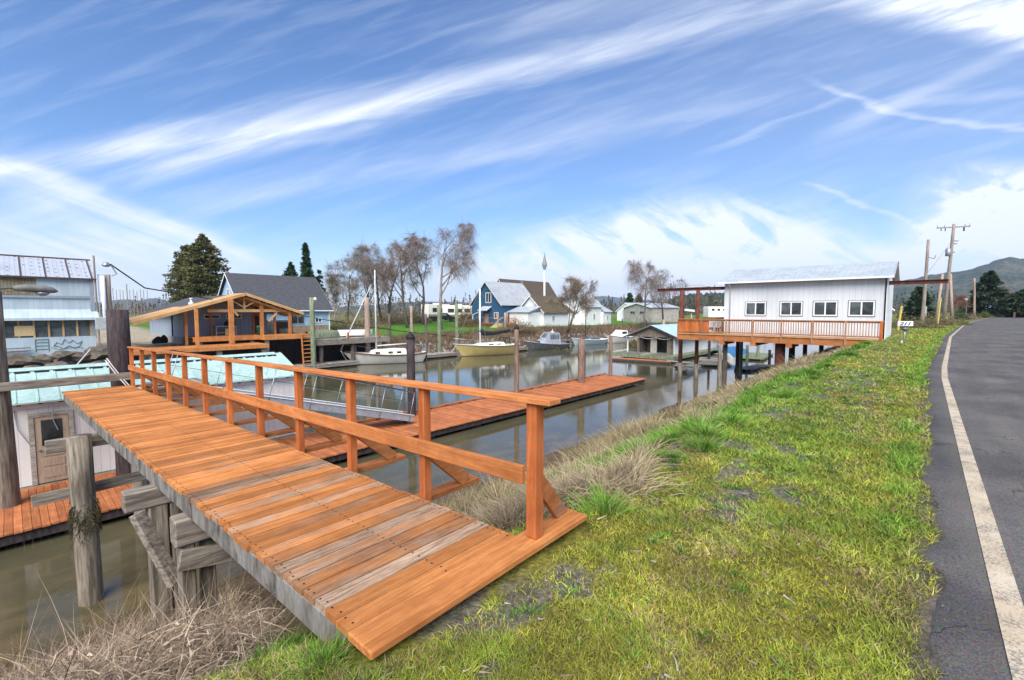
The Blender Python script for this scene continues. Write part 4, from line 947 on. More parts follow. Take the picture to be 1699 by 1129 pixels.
mb = MB(); mb.wood(.02); mb.box(ghx(421), ghx(423)-.01, -.07, .01, .36, 2.1); mb.box(ghx(432)+.01, ghx(434), -.07, .01, .36, 2.1); mb.box(ghx(421), ghx(434), -.07, .01, 2.101, 2.2); mb.build('door_frame', 'plywood', gh)
mb = MB(); mb.tube([(.36,3.2,.0),(.36,3.2,2.1)], .05, 8); mb.build('downpipe', 'black', gh)
mb = MB(); v0 = on_s(317, 497, 47); vx = v0.x-8.7; vy = 3.8
mb.lathe((vx, vy, 2.2+(vx+.2)*.41), [(.22,-.1),(.2,.12),(.09,.16),(.09,.42),(.13,.44),(.13,.5),(.03,.52)], 10); mb.build('roof_vent', 'trim_white', gh, True)
pc = thing('timber_porch', 'unfinished tan timber porch roof on posts in front of the grey-blue house', 'porch', (12.6, 41, -.36))
o = (12.6, 41, -.36); AP = (12.6, 3.0); LE = (5.6, .80); RE = (17.0, 1.45)
mb = MB(); mb.wood(-.02, .02, .05); mb.prism([(LE[0],39.75,LE[1]),(AP[0],39.75,AP[1]),(AP[0],39.75,AP[1]+.04),(LE[0],39.75,LE[1]+.04)], (0,3.4,0)); mb.wood(-.02,.02,.05); mb.prism([(LE[0],43.16,LE[1]),(9.1,43.16,1.90),(9.1,43.16,1.94),(LE[0],43.16,LE[1]+.04)], (0,2.8,0)); mb.build('roof_sheathing', 'plywood', pc, shift=o)
mb = MB(); mb.wood(.0, .02, .05); mb.prism([(RE[0],39.75,RE[1]),(AP[0]+.01,39.75,AP[1]),(AP[0]+.01,39.75,AP[1]+.04),(RE[0],39.75,RE[1]+.04)], (0,3.6,0)); mb.build('roof_sheathing', 'plywood', pc, shift=o)
mb = MB(); mb.wood(-.02); mb.bar((LE[0]-.05,39.70,LE[1]-.06),(AP[0],39.70,AP[1]-.06),.045,.22); mb.build('barge_board', 'plywood', pc, shift=o)
mb = MB(); mb.wood(-.02); mb.bar((RE[0]+.05,39.70,RE[1]-.06),(AP[0],39.70,AP[1]-.06),.045,.22); mb.build('barge_board', 'plywood', pc, shift=o)
for i in range(8):
    a_ = AP[0]+.5+i*.52; z = AP[1]-(a_-AP[0])*.352
    mb = MB(); mb.wood(.05); mb.box(a_, a_+.045, 39.8, 43.1, z-.28, z-.025); mb.build('purlin', 'porch_wood', pc, shift=o)
for i in range(6):
    y = 40.1+i*.58; mb = MB(); mb.wood(.0); mb.bar((AP[0]+.05,y,AP[1]-.34),(RE[0]-.1,y,RE[1]-.30),.045,.16); mb.build('rafter', 'plywood', pc, shift=o)
mb = MB(); mb.wood(.02); mb.box(10.1, 16.6, 40.2, 40.3, 1.52, 1.74); mb.build('tie_beam', 'plywood', pc, shift=o)
mb = MB(); mb.wood(.02); mb.box(12.55, 12.68, 40.22, 40.32, 1.745, 2.8); mb.bar((12.6,40.27,1.9),(11.7,40.27,2.45),.09,.09); mb.bar((12.6,40.27,1.9),(13.5,40.27,2.4),.09,.09); mb.build('king_post', 'plywood', pc, shift=o)
def pz_at(a_): return (AP[1]-(AP[0]-a_)*.314 if a_ < AP[0] else AP[1]-(a_-AP[0])*.352)-.12
for px, yb, s_, w in ((310, 572, 40.8, .16),(328, 577, 38.6, .20),(351, 556, 42.6, .13),(385.5, 575, 39.2, .30),(387.5, 562, 42.8, .12),(421, 556, 42.6, .13),(435, 557, 40.3, .24),(456.5, 557, 41.2, .16),(481.5, 556, 40.0, .20)):
    p = on_s(px, yb, s_); zb = {328:-.93, 385.5:-.93, 310:-.93}.get(px, -.36); mb = MB(); mb.wood(.02); mb.box(p.x-w/2, p.x+w/2, s_-w/2, s_+w/2, zb, pz_at(p.x) if s_ > 39.8 else pz_at(p.x)); mb.build('post', 'porch_wood', pc, shift=o)
for a0_, z0_, a1_ in ((12.1, 1.62, 11.6), (14.35, 1.15, 15.0)):
    mb = MB(); mb.wood(-.02); mb.bar((a0_,40.1,z0_-.4),(a1_,40.1,z0_+.3),.12,.12); mb.build('knee_brace', 'plywood', pc, shift=o)
dkk = thing('porch_deck', 'orange deck on posts under the unfinished timber porch', 'deck', (12.5, 41, -.9))
o = (12.5, 41, -.9)
mb = MB(); x = 9.1
while x < 17.3: mb.wood(.0,.04); mb.box(x, x+.13, 40.4 if x < 13.7 else 39.2, 43.1, -.40, -.36); x += .137
mb.build('floor_boards', 'porch_wood', dkk, shift=o)
mb = MB(); mb.wood(.05); mb.box(9.1, 13.7, 40.34, 40.395, -.72, -.37); mb.wood(.05); mb.box(13.65, 17.25, 39.13, 39.195, -.72, -.37); mb.bar((13.68,40.34,-.545),(13.68,39.2,-.545),.06,.35); mb.build('fascia_beam', 'porch_wood', dkk, shift=o)
for a_, s_ in ((9.6,40.6),(11.6,40.6),(13.2,40.6),(13.9,39.35)): MB().wood(.2).box(a_-.12,a_+.12,s_-.12,s_+.12,-2.9 if a_ > 13.5 else -1.0,-.725).build('support_post', 'grey_board_y', dkk, shift=o)
lpf = thing('lower_platform', 'low orange platform below the porch deck', 'platform', (10, 38.8, -1.0))
o = (10, 38.8, -1.0); x = 5.2; mb = MB()
while x < 13.3: mb.wood(.05,.05); mb.box(x, x+.14, 37.5, 40.2, -.98, -.94); x += .147
mb.build('floor_boards', 'porch_wood', lpf, shift=o)
mb = MB(); mb.wood(.05); mb.box(5.2, 13.35, 37.43, 37.495, -1.22, -.95); mb.build('fascia_beam', 'porch_wood', lpf, shift=o)
mb = MB(); mb.box(5.2, 13.3, 37.5, 40.2, -1.25, -1.16); mb.build('beam', 'old_beam', lpf, shift=o)
for a_ in (6.2, 10.1, 13.1): MB().box(a_-.16,a_+.16,37.7,38.0,-3.9,-1.255).build('support_post', 'concrete', lpf, shift=o)
ld = thing('dock_ladder', 'orange wooden ladder from the porch deck down to the grey float', 'ladder', (17.3, 39.0, -3.0))
la, lb_ = on_s(501, 570, 39.05).x, on_s(518, 570, 39.05).x
for x in (la, lb_): MB().wood(.05).bar((x-17.3,-.15,.02),(x-17.3,.12,2.75),.07,.16).build('stile', 'porch_wood', ld)
for i in range(7): z = .30+.34*i; MB().wood(.05).box(la-17.3+.04, lb_-17.3-.04, -.17+z*.1, .06+z*.1, z, z+.06).build('rung', 'porch_wood', ld)
mb = MB(); mb.wood(.05); mb.box(la-17.3, lb_-17.3, .10, .16, 2.3, 2.62); mb.build('header', 'porch_wood', ld)
# things on the porch
oven = thing('pizza_oven', 'dark domed oven with a short chimney on a steel stand, on the porch', 'oven', on_s(374, 552, 42.2)); oven.location.z = -.36
mb = MB(); mb.box(-.75,.75,-.3,.3,.70,.76); mb.box(-.75,.75,-.3,.3,.2,.24); mb.build('shelf', 'galv', oven)
for x in (-.7,.7): MB().box(x-.03,x+.03,-.28,.28,0,.699).build('leg', 'galv', oven)
mb = MB(); mb.lathe((.35,0,.76), [(.42,0),(.42,.1),(.36,.3),(.2,.44),(.07,.48),(.06,.95),(.07,.96)], 16); mb.build('dome', 'black', oven, True)
MB().box(-.1,.5,-.34,-.305,.02,.55).build('cardboard_front', 'osb', oven)
bn = thing('plastic_bin', 'dark green plastic bin on the porch deck beside a post', 'bin', on_s(430.5, 557, 40.6)); bn.location.z = -.36
mb = MB(); mb.lathe((0,0,0), [(.17,0),(.22,.62),(.24,.63),(.24,.67),(.2,.70)], 14); mb.build('body', 'green_plastic', bn, True); mb = MB(); mb.lathe((0,0,.70), [(.2,0),(.16,.05),(.02,.07)], 14); mb.build('lid', 'green_plastic', bn, True)
bb = thing('refuse_heap', 'black bagged heap on the driveway by the grey-blue house', 'bag', on_s(263, 564, 43.2)); bb.location.z = -.85; bb.scale = (.7,.7,.62)
mb = MB(); mb.lathe((0,0,0), [(.55,0),(.62,.2),(.5,.5),(.3,.7),(.1,.85)], 10); mb.lathe((.5,.1,0), [(.3,0),(.4,.3),(.3,.7),(.1,1.0)], 9); mb.build('bag', 'black', bb, True)
br = thing('deck_bench', 'dark bench with a backrest at the right end of the porch deck', 'bench', (16.2, 41.8, -.36))
MB().box(-.6,.6,-.25,.25,.40,.46).build('seat', 'brown_door', br); MB().box(-.6,.6,.2,.26,.47,1.0).build('backrest', 'brown_door', br)
for x in (-.5,.5): MB().box(x-.04,x+.04,-.22,.22,0,.399).build('leg', 'brown_door', br)
# steep dark-roofed house behind -------------------------------------------------
dh = thing('dark_roof_house', 'light blue house under a tall steep dark shingle roof', 'house', (15.2, 49, -.95))
gable(dh, 8.7, 8.0, 2.85, 6.35, 'light_blue_siding', 'dark_shingle', .3, -.3)
mb = MB(); mb.box(-.02, 8.72, -.03, -.002, -.3, 1.0); mb.build('brick_base', 'brick_tan', dh)
mb = MB(); mb.tube([(8.6,-.08,-.2),(8.6,-.08,2.6)], .05, 6); mb.box(-.3,9.0,-.42,-.31,2.52,2.64); mb.build('gutter', 'trim_white', dh)
window(dh, (7.4,0,1.55), .8, .5, 'y-'); window(dh, (5.2,0,1.6), 1.4, .9, 'y-', 'grey_paint'); window(dh, (0, 4, 4.2), .9, 1.2, 'x-')
MB().box(.8,4.6,-.10,-.035,-.2,1.6).build('garage_opening', 'glass_dim', dh)
gp = thing('mooring_pile', 'green painted pile with a white globe lamp at the ladder head', 'piling', (on_s(519,560,38.9).x, 38.9, WATER)); zt = on_s(519, 494, 38.9).z-WATER
mb = MB(); pole(mb, 0, 0, -1, zt, .22); mb.build('shaft', 'green_pile', gp, True); mb = MB(); mb.lathe((.22,-.1,zt-.28), [(.05,0),(.15,.06),(.17,.15),(.12,.25),(.03,.3)], 12); mb.build('globe', 'trim_white', gp, True)
# grey wharf with clutter
wf = thing('old_wharf', 'weathered grey wharf on posts between the porch ladder and the sailboat', 'wharf', (21, 41, -.9))
mb = MB(); x = 17.5
while x < 25.0: mb.wood(.4,.1,.2); mb.box(x-21, x-21+.2, -1.9, 4.0, -.04, .02); x += .21
mb.build('deck', 'grey_board_y', wf)
mb = MB(); mb.box(-3.6, 4.1, -1.95, -1.75, -.5, -.045); mb.build('beam', 'old_beam', wf)
for x in (-2.6, .4, 3.7): mb = MB(); pole(mb, x, -1.5, -3.2, -.505, .19); mb.build('support_pile', 'pile', wf, True)
for x, h in ((-.2,.55),(3.0,.6)): MB().wood(.2).box(x-.07,x+.07,-1.9,-1.76,-.3,h).build('post', 'stained_post', wf)
cb = thing('covered_boat', 'small boat under a grey-green cover on the old wharf', 'boat', (19.2, 40.9, -.88), .1)
rows = []
for i in range(11):
    q = i/10; w = .8*math.sin(min(1, q*2.2+.25)*PI/2)*(1 if q < .75 else 1-(q-.75)*2); rows.append([(-1.5+3*q, w*math.cos(PI*k/10), .05+ .75*math.sin(PI*k/10)**.6*(.8+.2*math.sin(q*PI))) for k in range(11)])
MB().grid(rows).build('cover', 'green_pile', cb, True)
sk = thing('upturned_skiff', 'white skiff hauled out on the old wharf', 'boat', (22.6, 41.2, -.88), -.2)
rows = []
for i in range(11):
    q = i/10; w = .75*math.sin(min(1, (1-q)*1.7)*PI/2)+.02; rows.append([(-1.7+3.4*q, w*math.cos(PI*k/10), .15+.5*math.sin(PI*k/10)**.7) for k in range(11)])
MB().grid(rows).build('hull', 'gel_white', sk, True); MB().bar((-1.7,0,.67),(1.6,0,.67),.05,.06).build('keel', 'grey_paint', sk)
bw = thing('shade_wall', 'mossy timber wall added under the porch deck and wharf, shade in its dark colour', 'wall', (17, 41.9, -3.5))
rows = [[(a_-17, .2*math.sin(a_*3)+(.35-.25*z), z-.0) for a_ in np.arange(8.5, 25.4, .35)] for z in (-.6, .3, .9, 1.5, 2.1, 2.55)]
MB().grid(rows).build('face', 'dark_pile', bw); MB().box(-8.5, 8.3, .3, 1.2, 2.3, 2.56).build('coping', 'old_beam', bw)  # added wall; its dark colour stands in for the shade below the wharf
# grey floats along the far side
for k, (a0, a1, s_, lb) in enumerate(((9.5, 21.5, 39.6, 'weathered grey plank float at the foot of the ladder'), (24.0, 33.5, 39.4, 'weathered grey plank float between the white and the yellow sailboat'), (39.5, 44.5, 38.4, 'grey float end between the yellow sailboat and the grey cabin boat'), (50.2, 53.4, 38.2, 'grey float end astern of the grey cabin boat'))):
    t_ = thing('plank_float', lb, 'float', ((a0+a1)/2, s_, WATER), 0, 'grey floats along the far side'); L = a1-a0; mb = MB(); x = -L/2
    while x < L/2: mb.wood(.45,.1,.2); mb.box(x, x+.22, -.9, .9, .42, .47); x += .23
    mb.build('deck', 'grey_board_y', t_); mb = MB(); mb.box(-L/2, L/2, -.88, -.72, .16, .415); mb.box(-L/2, L/2, .72, .88, .16, .415); mb.build('rim_beam', 'old_beam', t_); mb = MB(); mb.tube([(-L/2,-.5,.0),(L/2,-.5,.0)], .2, 8); mb.tube([(-L/2,.5,.0),(L/2,.5,.0)], .2, 8); mb.build('log', 'dark_pile', t_)
# piles on the far bank
FG = 'mooring piles on the far bank'
for px, yt, yb, s_, w, m_, lb in ((610,494,566,40.3,9,'pale_pile','tall tan pile at the end of the old wharf'), (646.5,521,562,44,5,'pile','dark stub pile on the lawn edge behind the white sailboat'), (683,508,562,43.2,5,'pale_pile','thin pale pile behind the black cone cap pile'),
        (707,521,580,41.2,4.5,'pile','slim brown pile in front of the motorhomes'), (729,506,584,40.6,6,'green_pile','tall grey-green pile rising before the motorhomes'), (758,504,570,41.5,6,'green_pile','grey-green pile between the motorhomes and the yellow boat'), (838.5,519,552,45,5,'pale_pile','short pale pile in the brush before the blue house'), (826,521,552,45.5,3,'pale_pile','thin pale stake in the brush before the blue house')):
    p = on_s(px, yb, s_); d_ = p.x*FX+p.y*FY; zt = on_s(px, yt, s_).z
    pile('mooring_pile', lb, p.x, p.y, min(p.z, -1.5)-.3, zt, w*d_/755/2, m_, FG)
p = on_s(971.6, 553, 39.8); tpz = thing('thin_pole', 'thin dark pole standing on the bank before the white cottages', 'pole', p); MB().tube([(0,0,-.5),(0,0,on_s(971.6,485,39.8).z-p.z)], .07, 6).build('shaft', 'dark_pile', tpz)

# ---------------------------------------------------------------- boats
def hull_grid(L, B, fb, fm, fs, tr=.7, full=.55, rake=.9, draft=.35, n=22, k=7, flare=.18):
    """rows of section points from stern (x=0) to bow (x=L at the sheer); z 0 is the waterline"""
    rows = []
    for i in range(n):
        q = i/(n-1)
        b = (tr+(1-tr)*math.sin(min(1, q/.45)*PI/2)) if q < .45 else max(0, (1-((q-.45)/.55)**2.1))**.85
        b = b*B/2; zs = fs*(1-q)**2+fb*q*q+ (fm*2-.0)*q*(1-q) ; 
        row = []
        for j in range(k):
            v_ = j/(k-1); z = -draft*(1-q**3*.7)+(zs+draft*(1-q**3*.7))*v_
            w = b*(v_**full*(1-flare)+flare*v_)
            x = q*(L-rake)+rake*q**2*v_ - (1-q)**6*.18*L*(1-v_)*-.35
            row.append((x, w, z))
        rows.append(row)
    return rows
def hull(root, m, args, stripe=None, sw=.09, boot=None, deckm='gel_white', camber=.05):
    R = hull_grid(*args[0], **args[1]); mb = MB()
    mb.grid(R); mb.grid([[(x,-y,z) for x, y, z in r][::-1] for r in R])
    st = R[0]; mb._add([*st, *[(x,-y,z) for x, y, z in st[::-1]]], [tuple(range(2*len(st)))])
    h = mb.build('hull', m, root, True)
    mb = MB(); rows = [[(r[-1][0], r[-1][1]*c*.985, r[-1][2]-.02+camber*(1-c*c)) for c in (-1,-.6,-.2,.2,.6,1)] for r in R]; mb.grid(rows).build('deck', deckm, root, True)
    if stripe:
        mb = MB()
        for sg in (1,-1): mb.tube([(r[-1][0], sg*r[-1][1]*1.01, r[-1][2]-.03) for r in R], sw/2, 6)
        mb.build('rub_rail', stripe, root, True)
    if boot:
        mb = MB()
        for sg in (1,-1):
            pts = []
            for r in R:
                for a_, b_ in zip(r, r[1:]):
                    if a_[2] <= .03 <= b_[2]: q = (.03-a_[2])/(b_[2]-a_[2]); pts.append((a_[0]+(b_[0]-a_[0])*q, sg*(a_[1]+(b_[1]-a_[1])*q), .03)); break
            if len(pts) > 2: mb.tube(pts, .05, 5)
        mb.build('boot_stripe', boot, root, True)
    return R
def place_boat(name, label, pxs, ys, pxb, yb):
    """root at the stern on the water, x towards the bow"""
    a_ = on_z(pxs, ys, WATER); b_ = on_z(pxb, yb, WATER); d_ = b_-a_
    return thing(name, label, 'boat', (a_.x, a_.y, WATER), math.atan2(d_.y, d_.x)), d_.length
bt, L = place_boat('sailboat', 'cream white sailboat with brown rub rail and a furled jib, moored at the grey float', 706, 600.5, 590, 605.5)
L += 1.2
R = hull(bt, 'gel_white', ((L, 2.7, 1.35, .70, 1.05), dict(tr=.62, rake=1.3)), 'brown_trim', .13, 'brown_door')
mb = MB(); rows = []
for x, w, h in ((2.0,.80,.0),(2.02,.80,.62),(3.2,.82,.66),(5.0,.70,.60),(5.3,.62,.5),(5.6,.5,.0)): rows.append([(x, w, .78),(x, w*.93, .78+h*.85),(x, w*.6, .80+h),(x, -w*.6, .80+h),(x, -w*.93, .78+h*.85),(x, -w, .78)])
cbn = mb.grid(rows).build('cabin', 'gel_white', bt)
for x in (2.5, 3.3, 4.5):
    for sg in (1,-1): mb = MB(); mb.bar((x,sg*.79,1.12),(x+.42,sg*.775,1.12),.03,.2); mb.build('port_light', 'glass', cbn)
mz = 8.6
MB().tube([(4.75,0,1.3),(4.75,0,mz+.4)], [.085,.06], 8).build('mast', 'mast', bt, True)
MB().tube([(4.7,0,1.75),(1.6,0,1.9)], .06, 7).build('boom', 'mast', bt, True)
MB().tube([(L+.1,0,1.45),(5.1,0,7.6)], [.075,.03], 7).build('furled_jib', 'rope_white', bt, True)
mb = MB()
for sg in (1,-1): mb.tube([(4.7,sg*1.28,1.0),(4.75,0,mz)], .009, 4)
mb.tube([(.1,0,1.1),(4.75,0,mz+.2)], .009, 4); mb.build('shroud', 'galv', bt)
mb = MB(); mb.bar((4.75,-.7,5.2),(4.75,.7,5.2),.06,.03); mb.build('spreader', 'mast', bt)
mb = MB()
for sg in (1,-1):
    mb.tube([(L-.1,0,1.95),(L-1.2,sg*.55,1.85),(L-1.25,sg*.6,1.2)], .022, 5); mb.tube([(L-.05,0,1.3),(L-.1,0,1.95)], .02, 5); mb.tube([(.15,sg*.8,1.0),(.12,sg*.75,1.75),(.05,0,1.78)], .022, 5); mb.tube([(1.3,sg*1.0,.95),(1.3,sg*1.0,1.6),(.12,sg*.75,1.72)], .02, 5)
mb.build('pulpit_rail', 'galv', bt)
mb = MB()
for sg in (1,-1):
    mb.tube([(1.3,sg*1.05,1.55),(3.5,sg*1.28,1.42),(L-1.25,sg*.6,1.8)], .008, 4); mb.tube([(3.5,sg*1.28,.85),(3.5,sg*1.28,1.42)], .014, 4); mb.tube([(5.4,sg*1.1,.95),(5.4,sg*1.1,1.6)], .014, 4)
mb.build('lifeline', 'galv', bt)
MB().tube([(L-.1,0,1.28),(L+.35,0,1.42)], .06, 6).build('bowsprit', 'brown_trim', bt); MB().box(-.12,-.02,-.18,.18,-.5,.85).build('rudder', 'brown_trim', bt)
mb = MB(); mb.box(.5,1.9,-.6,.6,.95,1.12); mb.build('cockpit_coaming', 'brown_trim', bt)

bt, L = place_boat('sailboat', 'pale yellow sailboat with a black sail cover along its boom', 858, 587, 766, 592)
L += 1.0
hull(bt, 'gel_yellow', ((L, 2.8, 1.45, 1.0, 1.2), dict(tr=.66, rake=1.25)), 'gunmetal', .06, 'brown_door')
mb = MB(); rows = []
for x, w, h in ((2.0,.85,.0),(2.2,.85,.42),(4.6,.8,.36),(6.0,.55,.12),(6.4,.4,.0)): rows.append([(x, w, 1.08),(x, w*.9, 1.08+h),(x, -w*.9, 1.08+h),(x, -w, 1.08)])
cbn = mb.grid(rows).build('cabin', 'gel_white', bt)
for x in (2.6,3.6): MB().bar((x,.80,1.30),(x+.6,.78,1.28),.03,.12).build('port_light', 'glass', cbn); MB().bar((x,-.80,1.30),(x+.6,-.78,1.28),.03,.12).build('port_light', 'glass', cbn)
MB().tube([(4.9,0,1.4),(4.9,0,7.6)], [.10,.085], 8).build('mast', 'trim_white', bt, True)
mb = MB(); mb.tube([(4.85,0,2.95),(4.5,0,2.55),(3.2,0,2.50),(1.6,0,2.72),(.9,0,2.85)], [.24,.30,.24,.17,.08], 9); mb.build('sail_cover', 'black_cloth', bt, True)
MB().tube([(4.9,0,2.35),(.7,0,2.62)], .05, 6).build('boom', 'black', bt)
mb = MB(); mb.tube([(1.3,.7,1.2),(1.5,.65,1.95),(1.5,-.65,1.95),(1.3,-.7,1.2)], .05, 6); mb.tube([(2.1,.7,1.3),(1.9,.65,2.0),(1.9,-.65,2.0),(2.1,-.7,1.3)], .05, 6); mb.bar((1.5,0,1.95),(1.9,0,2.0),1.2,.05); mb.build('dodger', 'black_cloth', bt)
mb = MB()
for sg in (1,-1):
    mb.tube([(L-.1,0,2.05),(L-1.2,sg*.55,1.95),(L-1.3,sg*.62,1.3)], .02, 5); mb.tube([(L-.1,0,1.4),(L-.1,0,2.05)], .02, 5); mb.tube([(.2,sg*.9,1.1),(.2,sg*.85,1.8),(.1,0,1.82)], .02, 5); mb.tube([(L-1.2,sg*.6,1.9),(3,sg*1.3,1.7),(.2,sg*.88,1.75)], .008, 4)
mb.build('pulpit_rail', 'galv', bt)
mb = MB(); mb.tube([(L-.15,0,1.5),(4.9,0,7.4)], .012, 4); mb.tube([(.1,0,1.3),(4.9,0,7.4)], .012, 4)
for sg in (1,-1): mb.tube([(4.7,sg*1.3,1.1),(4.9,0,7.2)], .010, 4)
mb.build('shroud', 'galv', bt)

bt, L = place_boat('cabin_boat', 'dark grey metal cabin boat with a glass wheelhouse', 940, 579, 876, 581.5); L += .7
hull(bt, 'gunmetal', ((L, 2.3, 1.30, .62, .78), dict(tr=.9, rake=.9, full=.4)), 'galv', .06, None, 'galv')
mb = MB(); rows = []
for x, w, z0, h in ((1.3,.85,.75,.0),(1.5,.85,.75,1.45),(2.9,.80,.8,1.45),(3.5,.78,.85,.75),(4.3,.6,.95,.2)): rows.append([(x, w, z0),(x, w*.86, z0+h),(x, -w*.86, z0+h),(x, -w, z0)])
cbn = mb.grid(rows).build('cabin', 'alum', bt)
for sg in (1,-1):
    for x0, x1 in ((1.6,2.2),(2.3,2.9)): mb = MB(); mb.bar((x0,sg*.785,1.72),(x1,sg*.78,1.72),.03,.62); mb.build('side_window', 'glass_grey', cbn)
mb = MB(); mb._add([(3.0,.64,2.15),(3.0,-.64,2.15),(3.55,-.72,1.55),(3.55,.72,1.55)], [(0,1,2,3)]); mb.build('windscreen', 'glass_grey', cbn)
mb = MB()
for sg in (1,-1):
    mb.tube([(1.5,sg*.76,.8),(1.6,sg*.74,2.3),(3.0,sg*.70,2.3),(3.6,sg*.74,1.6)], .03, 6); mb.tube([(2.25,sg*.84,.8),(2.25,sg*.76,2.25)], .03, 6)
mb.build('cabin_frame', 'galv', bt)
mb = MB(); mb.lathe((2.2,0,2.2), [(.3,0),(.3,.12),(.05,.2),(.03,.5)], 12); mb.build('radar', 'trim_white', bt)
mb = MB(); mb.bar((-.4,0,.2),(-.15,0,.2),.35,.9); mb.bar((-.5,0,.85),(-.05,0,.9),.42,.4); mb.build('outboard', 'black', bt, bevel=.06)
mb = MB(); mb.tube([(.1,.95,.8),(.1,.95,1.2),(1.3,.95,1.25)], .03, 5); mb.tube([(.1,-.95,.8),(.1,-.95,1.2),(1.3,-.95,1.25)], .03, 5); mb.build('side_rail', 'galv', bt)

bt, L = place_boat('skiff', 'pale blue open runabout boat behind the stout pile', 1003, 570.5, 952, 573.5); L += .5
hull(bt, 'gel_blue', ((L, 2.1, 1.15, .55, .85), dict(tr=.85, rake=.8)), 'trim_white', .09, None, 'gel_white')
mb = MB(); mb.lathe((2.0,0,.8), [(.7,.0),(.72,.12),(.5,.2)], 14); mb.build('cockpit', 'gunmetal', bt)
mb = MB(); mb.bar((-.35,0,.2),(-.1,0,.2),.35,.9); mb.bar((-.4,0,.8),(.0,0,.85),.42,.4); mb.build('outboard', 'black', bt, bevel=.06)
mb = MB(); mb._add([(3.2,.7,.95),(3.2,-.7,.95),(2.95,-.6,1.35),(2.95,.6,1.35)], [(0,1,2,3)]); mb.build('windscreen', 'glass_grey', bt)
bt, L = place_boat('cruiser', 'white cabin cruiser moored beyond the slim last pile, beside the boathouse', 1044, 568, 1008, 570); L += .6
hull(bt, 'gel_white', ((L, 2.4, 1.4, .8, 1.0), dict(tr=.85, rake=1.0)), 'grey_paint', .08)
rows = []; mb = MB()
for x, w, z0, h in ((1.2,.9,.9,.0),(1.3,.9,.9,1.05),(2.4,.86,.95,1.1),(3.1,.8,1.0,.5),(4.2,.5,1.1,.0)): rows.append([(x, w, z0),(x, w*.86, z0+h),(x, -w*.86, z0+h),(x, -w, z0)])
cbn = mb.grid(rows).build('cabin', 'gel_white', bt)
for sg in (1,-1): mb = MB(); mb.bar((1.5,sg*.82,1.62),(2.5,sg*.80,1.62),.04,.36); mb.build('side_window', 'glass', cbn)
mb = MB(); mb.tube([(.3,.9,1.0),(.5,.85,2.0),(.5,-.85,2.0),(.3,-.9,1.0)], .03, 5); mb.build('stern_arch', 'galv', bt)

# ---------------------------------------------------------------- weathered boathouse
bh = thing('boathouse', 'weathered grey floating boathouse with an open front and a pale blue roof', 'boathouse', (46.4, 19.2, -3.2))
W_ = 5.0; LB = 11.5
mb = MB(); mb.box(.0, LB, .0, .12, .25, 2.0); mb.build('side_wall', 'white_siding', bh)
mb = MB(); mb.box(.0, LB, W_-.9, W_-.78, .25, 2.0); mb.box(3.0, 3.1, .13, W_-.91, .25, 2.2); mb.build('inner_wall', 'old_timber', bh)
mb = MB(); mb.prism([(.0,-.55,2.0),(.0,W_+.55,2.0),(.0,W_/2,3.2)], (.1,0,0)); mb.build('gable_boards', 'grey_board_y' if 0 else 'old_timber', bh)
mb = MB(); metal_roof(mb, -.35, LB+.3, -.7, 1.92, W_/2, 3.24, .05, .5, .015); metal_roof(mb, -.35, LB+.3, W_+.7, 1.92, W_/2, 3.24, .05, .5, .015); mb.build('roof', 'blue_roof', bh)
mb = MB(); mb.bar((-.38,-.7,1.88),(-.38,W_/2,3.20),.05,.14); mb.bar((-.38,W_+.7,1.88),(-.38,W_/2,3.20),.05,.14); mb.build('barge_board', 'dark_pile', bh)
for y, w, m_ in ((.55,.9,'old_timber'),(2.5,.7,'concrete'),(3.95,.35,'dark_pile')): MB().box(.4,.5,y-w/2,y+w/2,.25,2.05).build('front_panel', m_, bh)
MB().box(1.2,1.26,2.95,3.6,.28,1.85).build('door', 'brown_door', bh)
MB().box(.05,.17,W_+.35,W_+.47,-.2,1.98).build('post', 'trim_white', bh); MB().box(.05,.17,.1,.22,.25,1.98).build('post', 'old_timber', bh)
mb = MB(); mb.tube([(-.02,.3+.44*k,1.95-.16*abs(math.sin(k*PI/4))) for k in range(11)], .025, 5); mb.build('hanging_rope', 'rope_white', bh)
mb = MB(); mb.box(-2.4, LB+.5, -.9, W_+1.4, -.1, .24); mb.build('float_base', 'green_pile', bh)
mb = MB()
for k in range(10): mb.wood(.35,.2,.2); mb.box(-2.3, -.3, .1+k*.55, .1+k*.55+.45, .245, .29)
mb.build('apron_planks', 'grey_board_x', bh)
of = thing('old_float', 'rust-orange edged low float in front of the boathouse', 'float', (42.6, 20.6, WATER+.12), .12)
mb = MB(); mb.wood(.1); mb.box(-.6,.6,-2.6,3.4,-.1,.10); mb.build('deck', 'stained_dock', of); mb = MB(); mb.bar((.0,-2.2,.14),(.0,-4.6,.1),.5,.08); mb.build('gang_plank', 'grey_board_y', of); MB().tube([(-.75,-2.6,-.05),(-.75,3.4,-.05)], .16, 8).build('log', 'dark_pile', of)

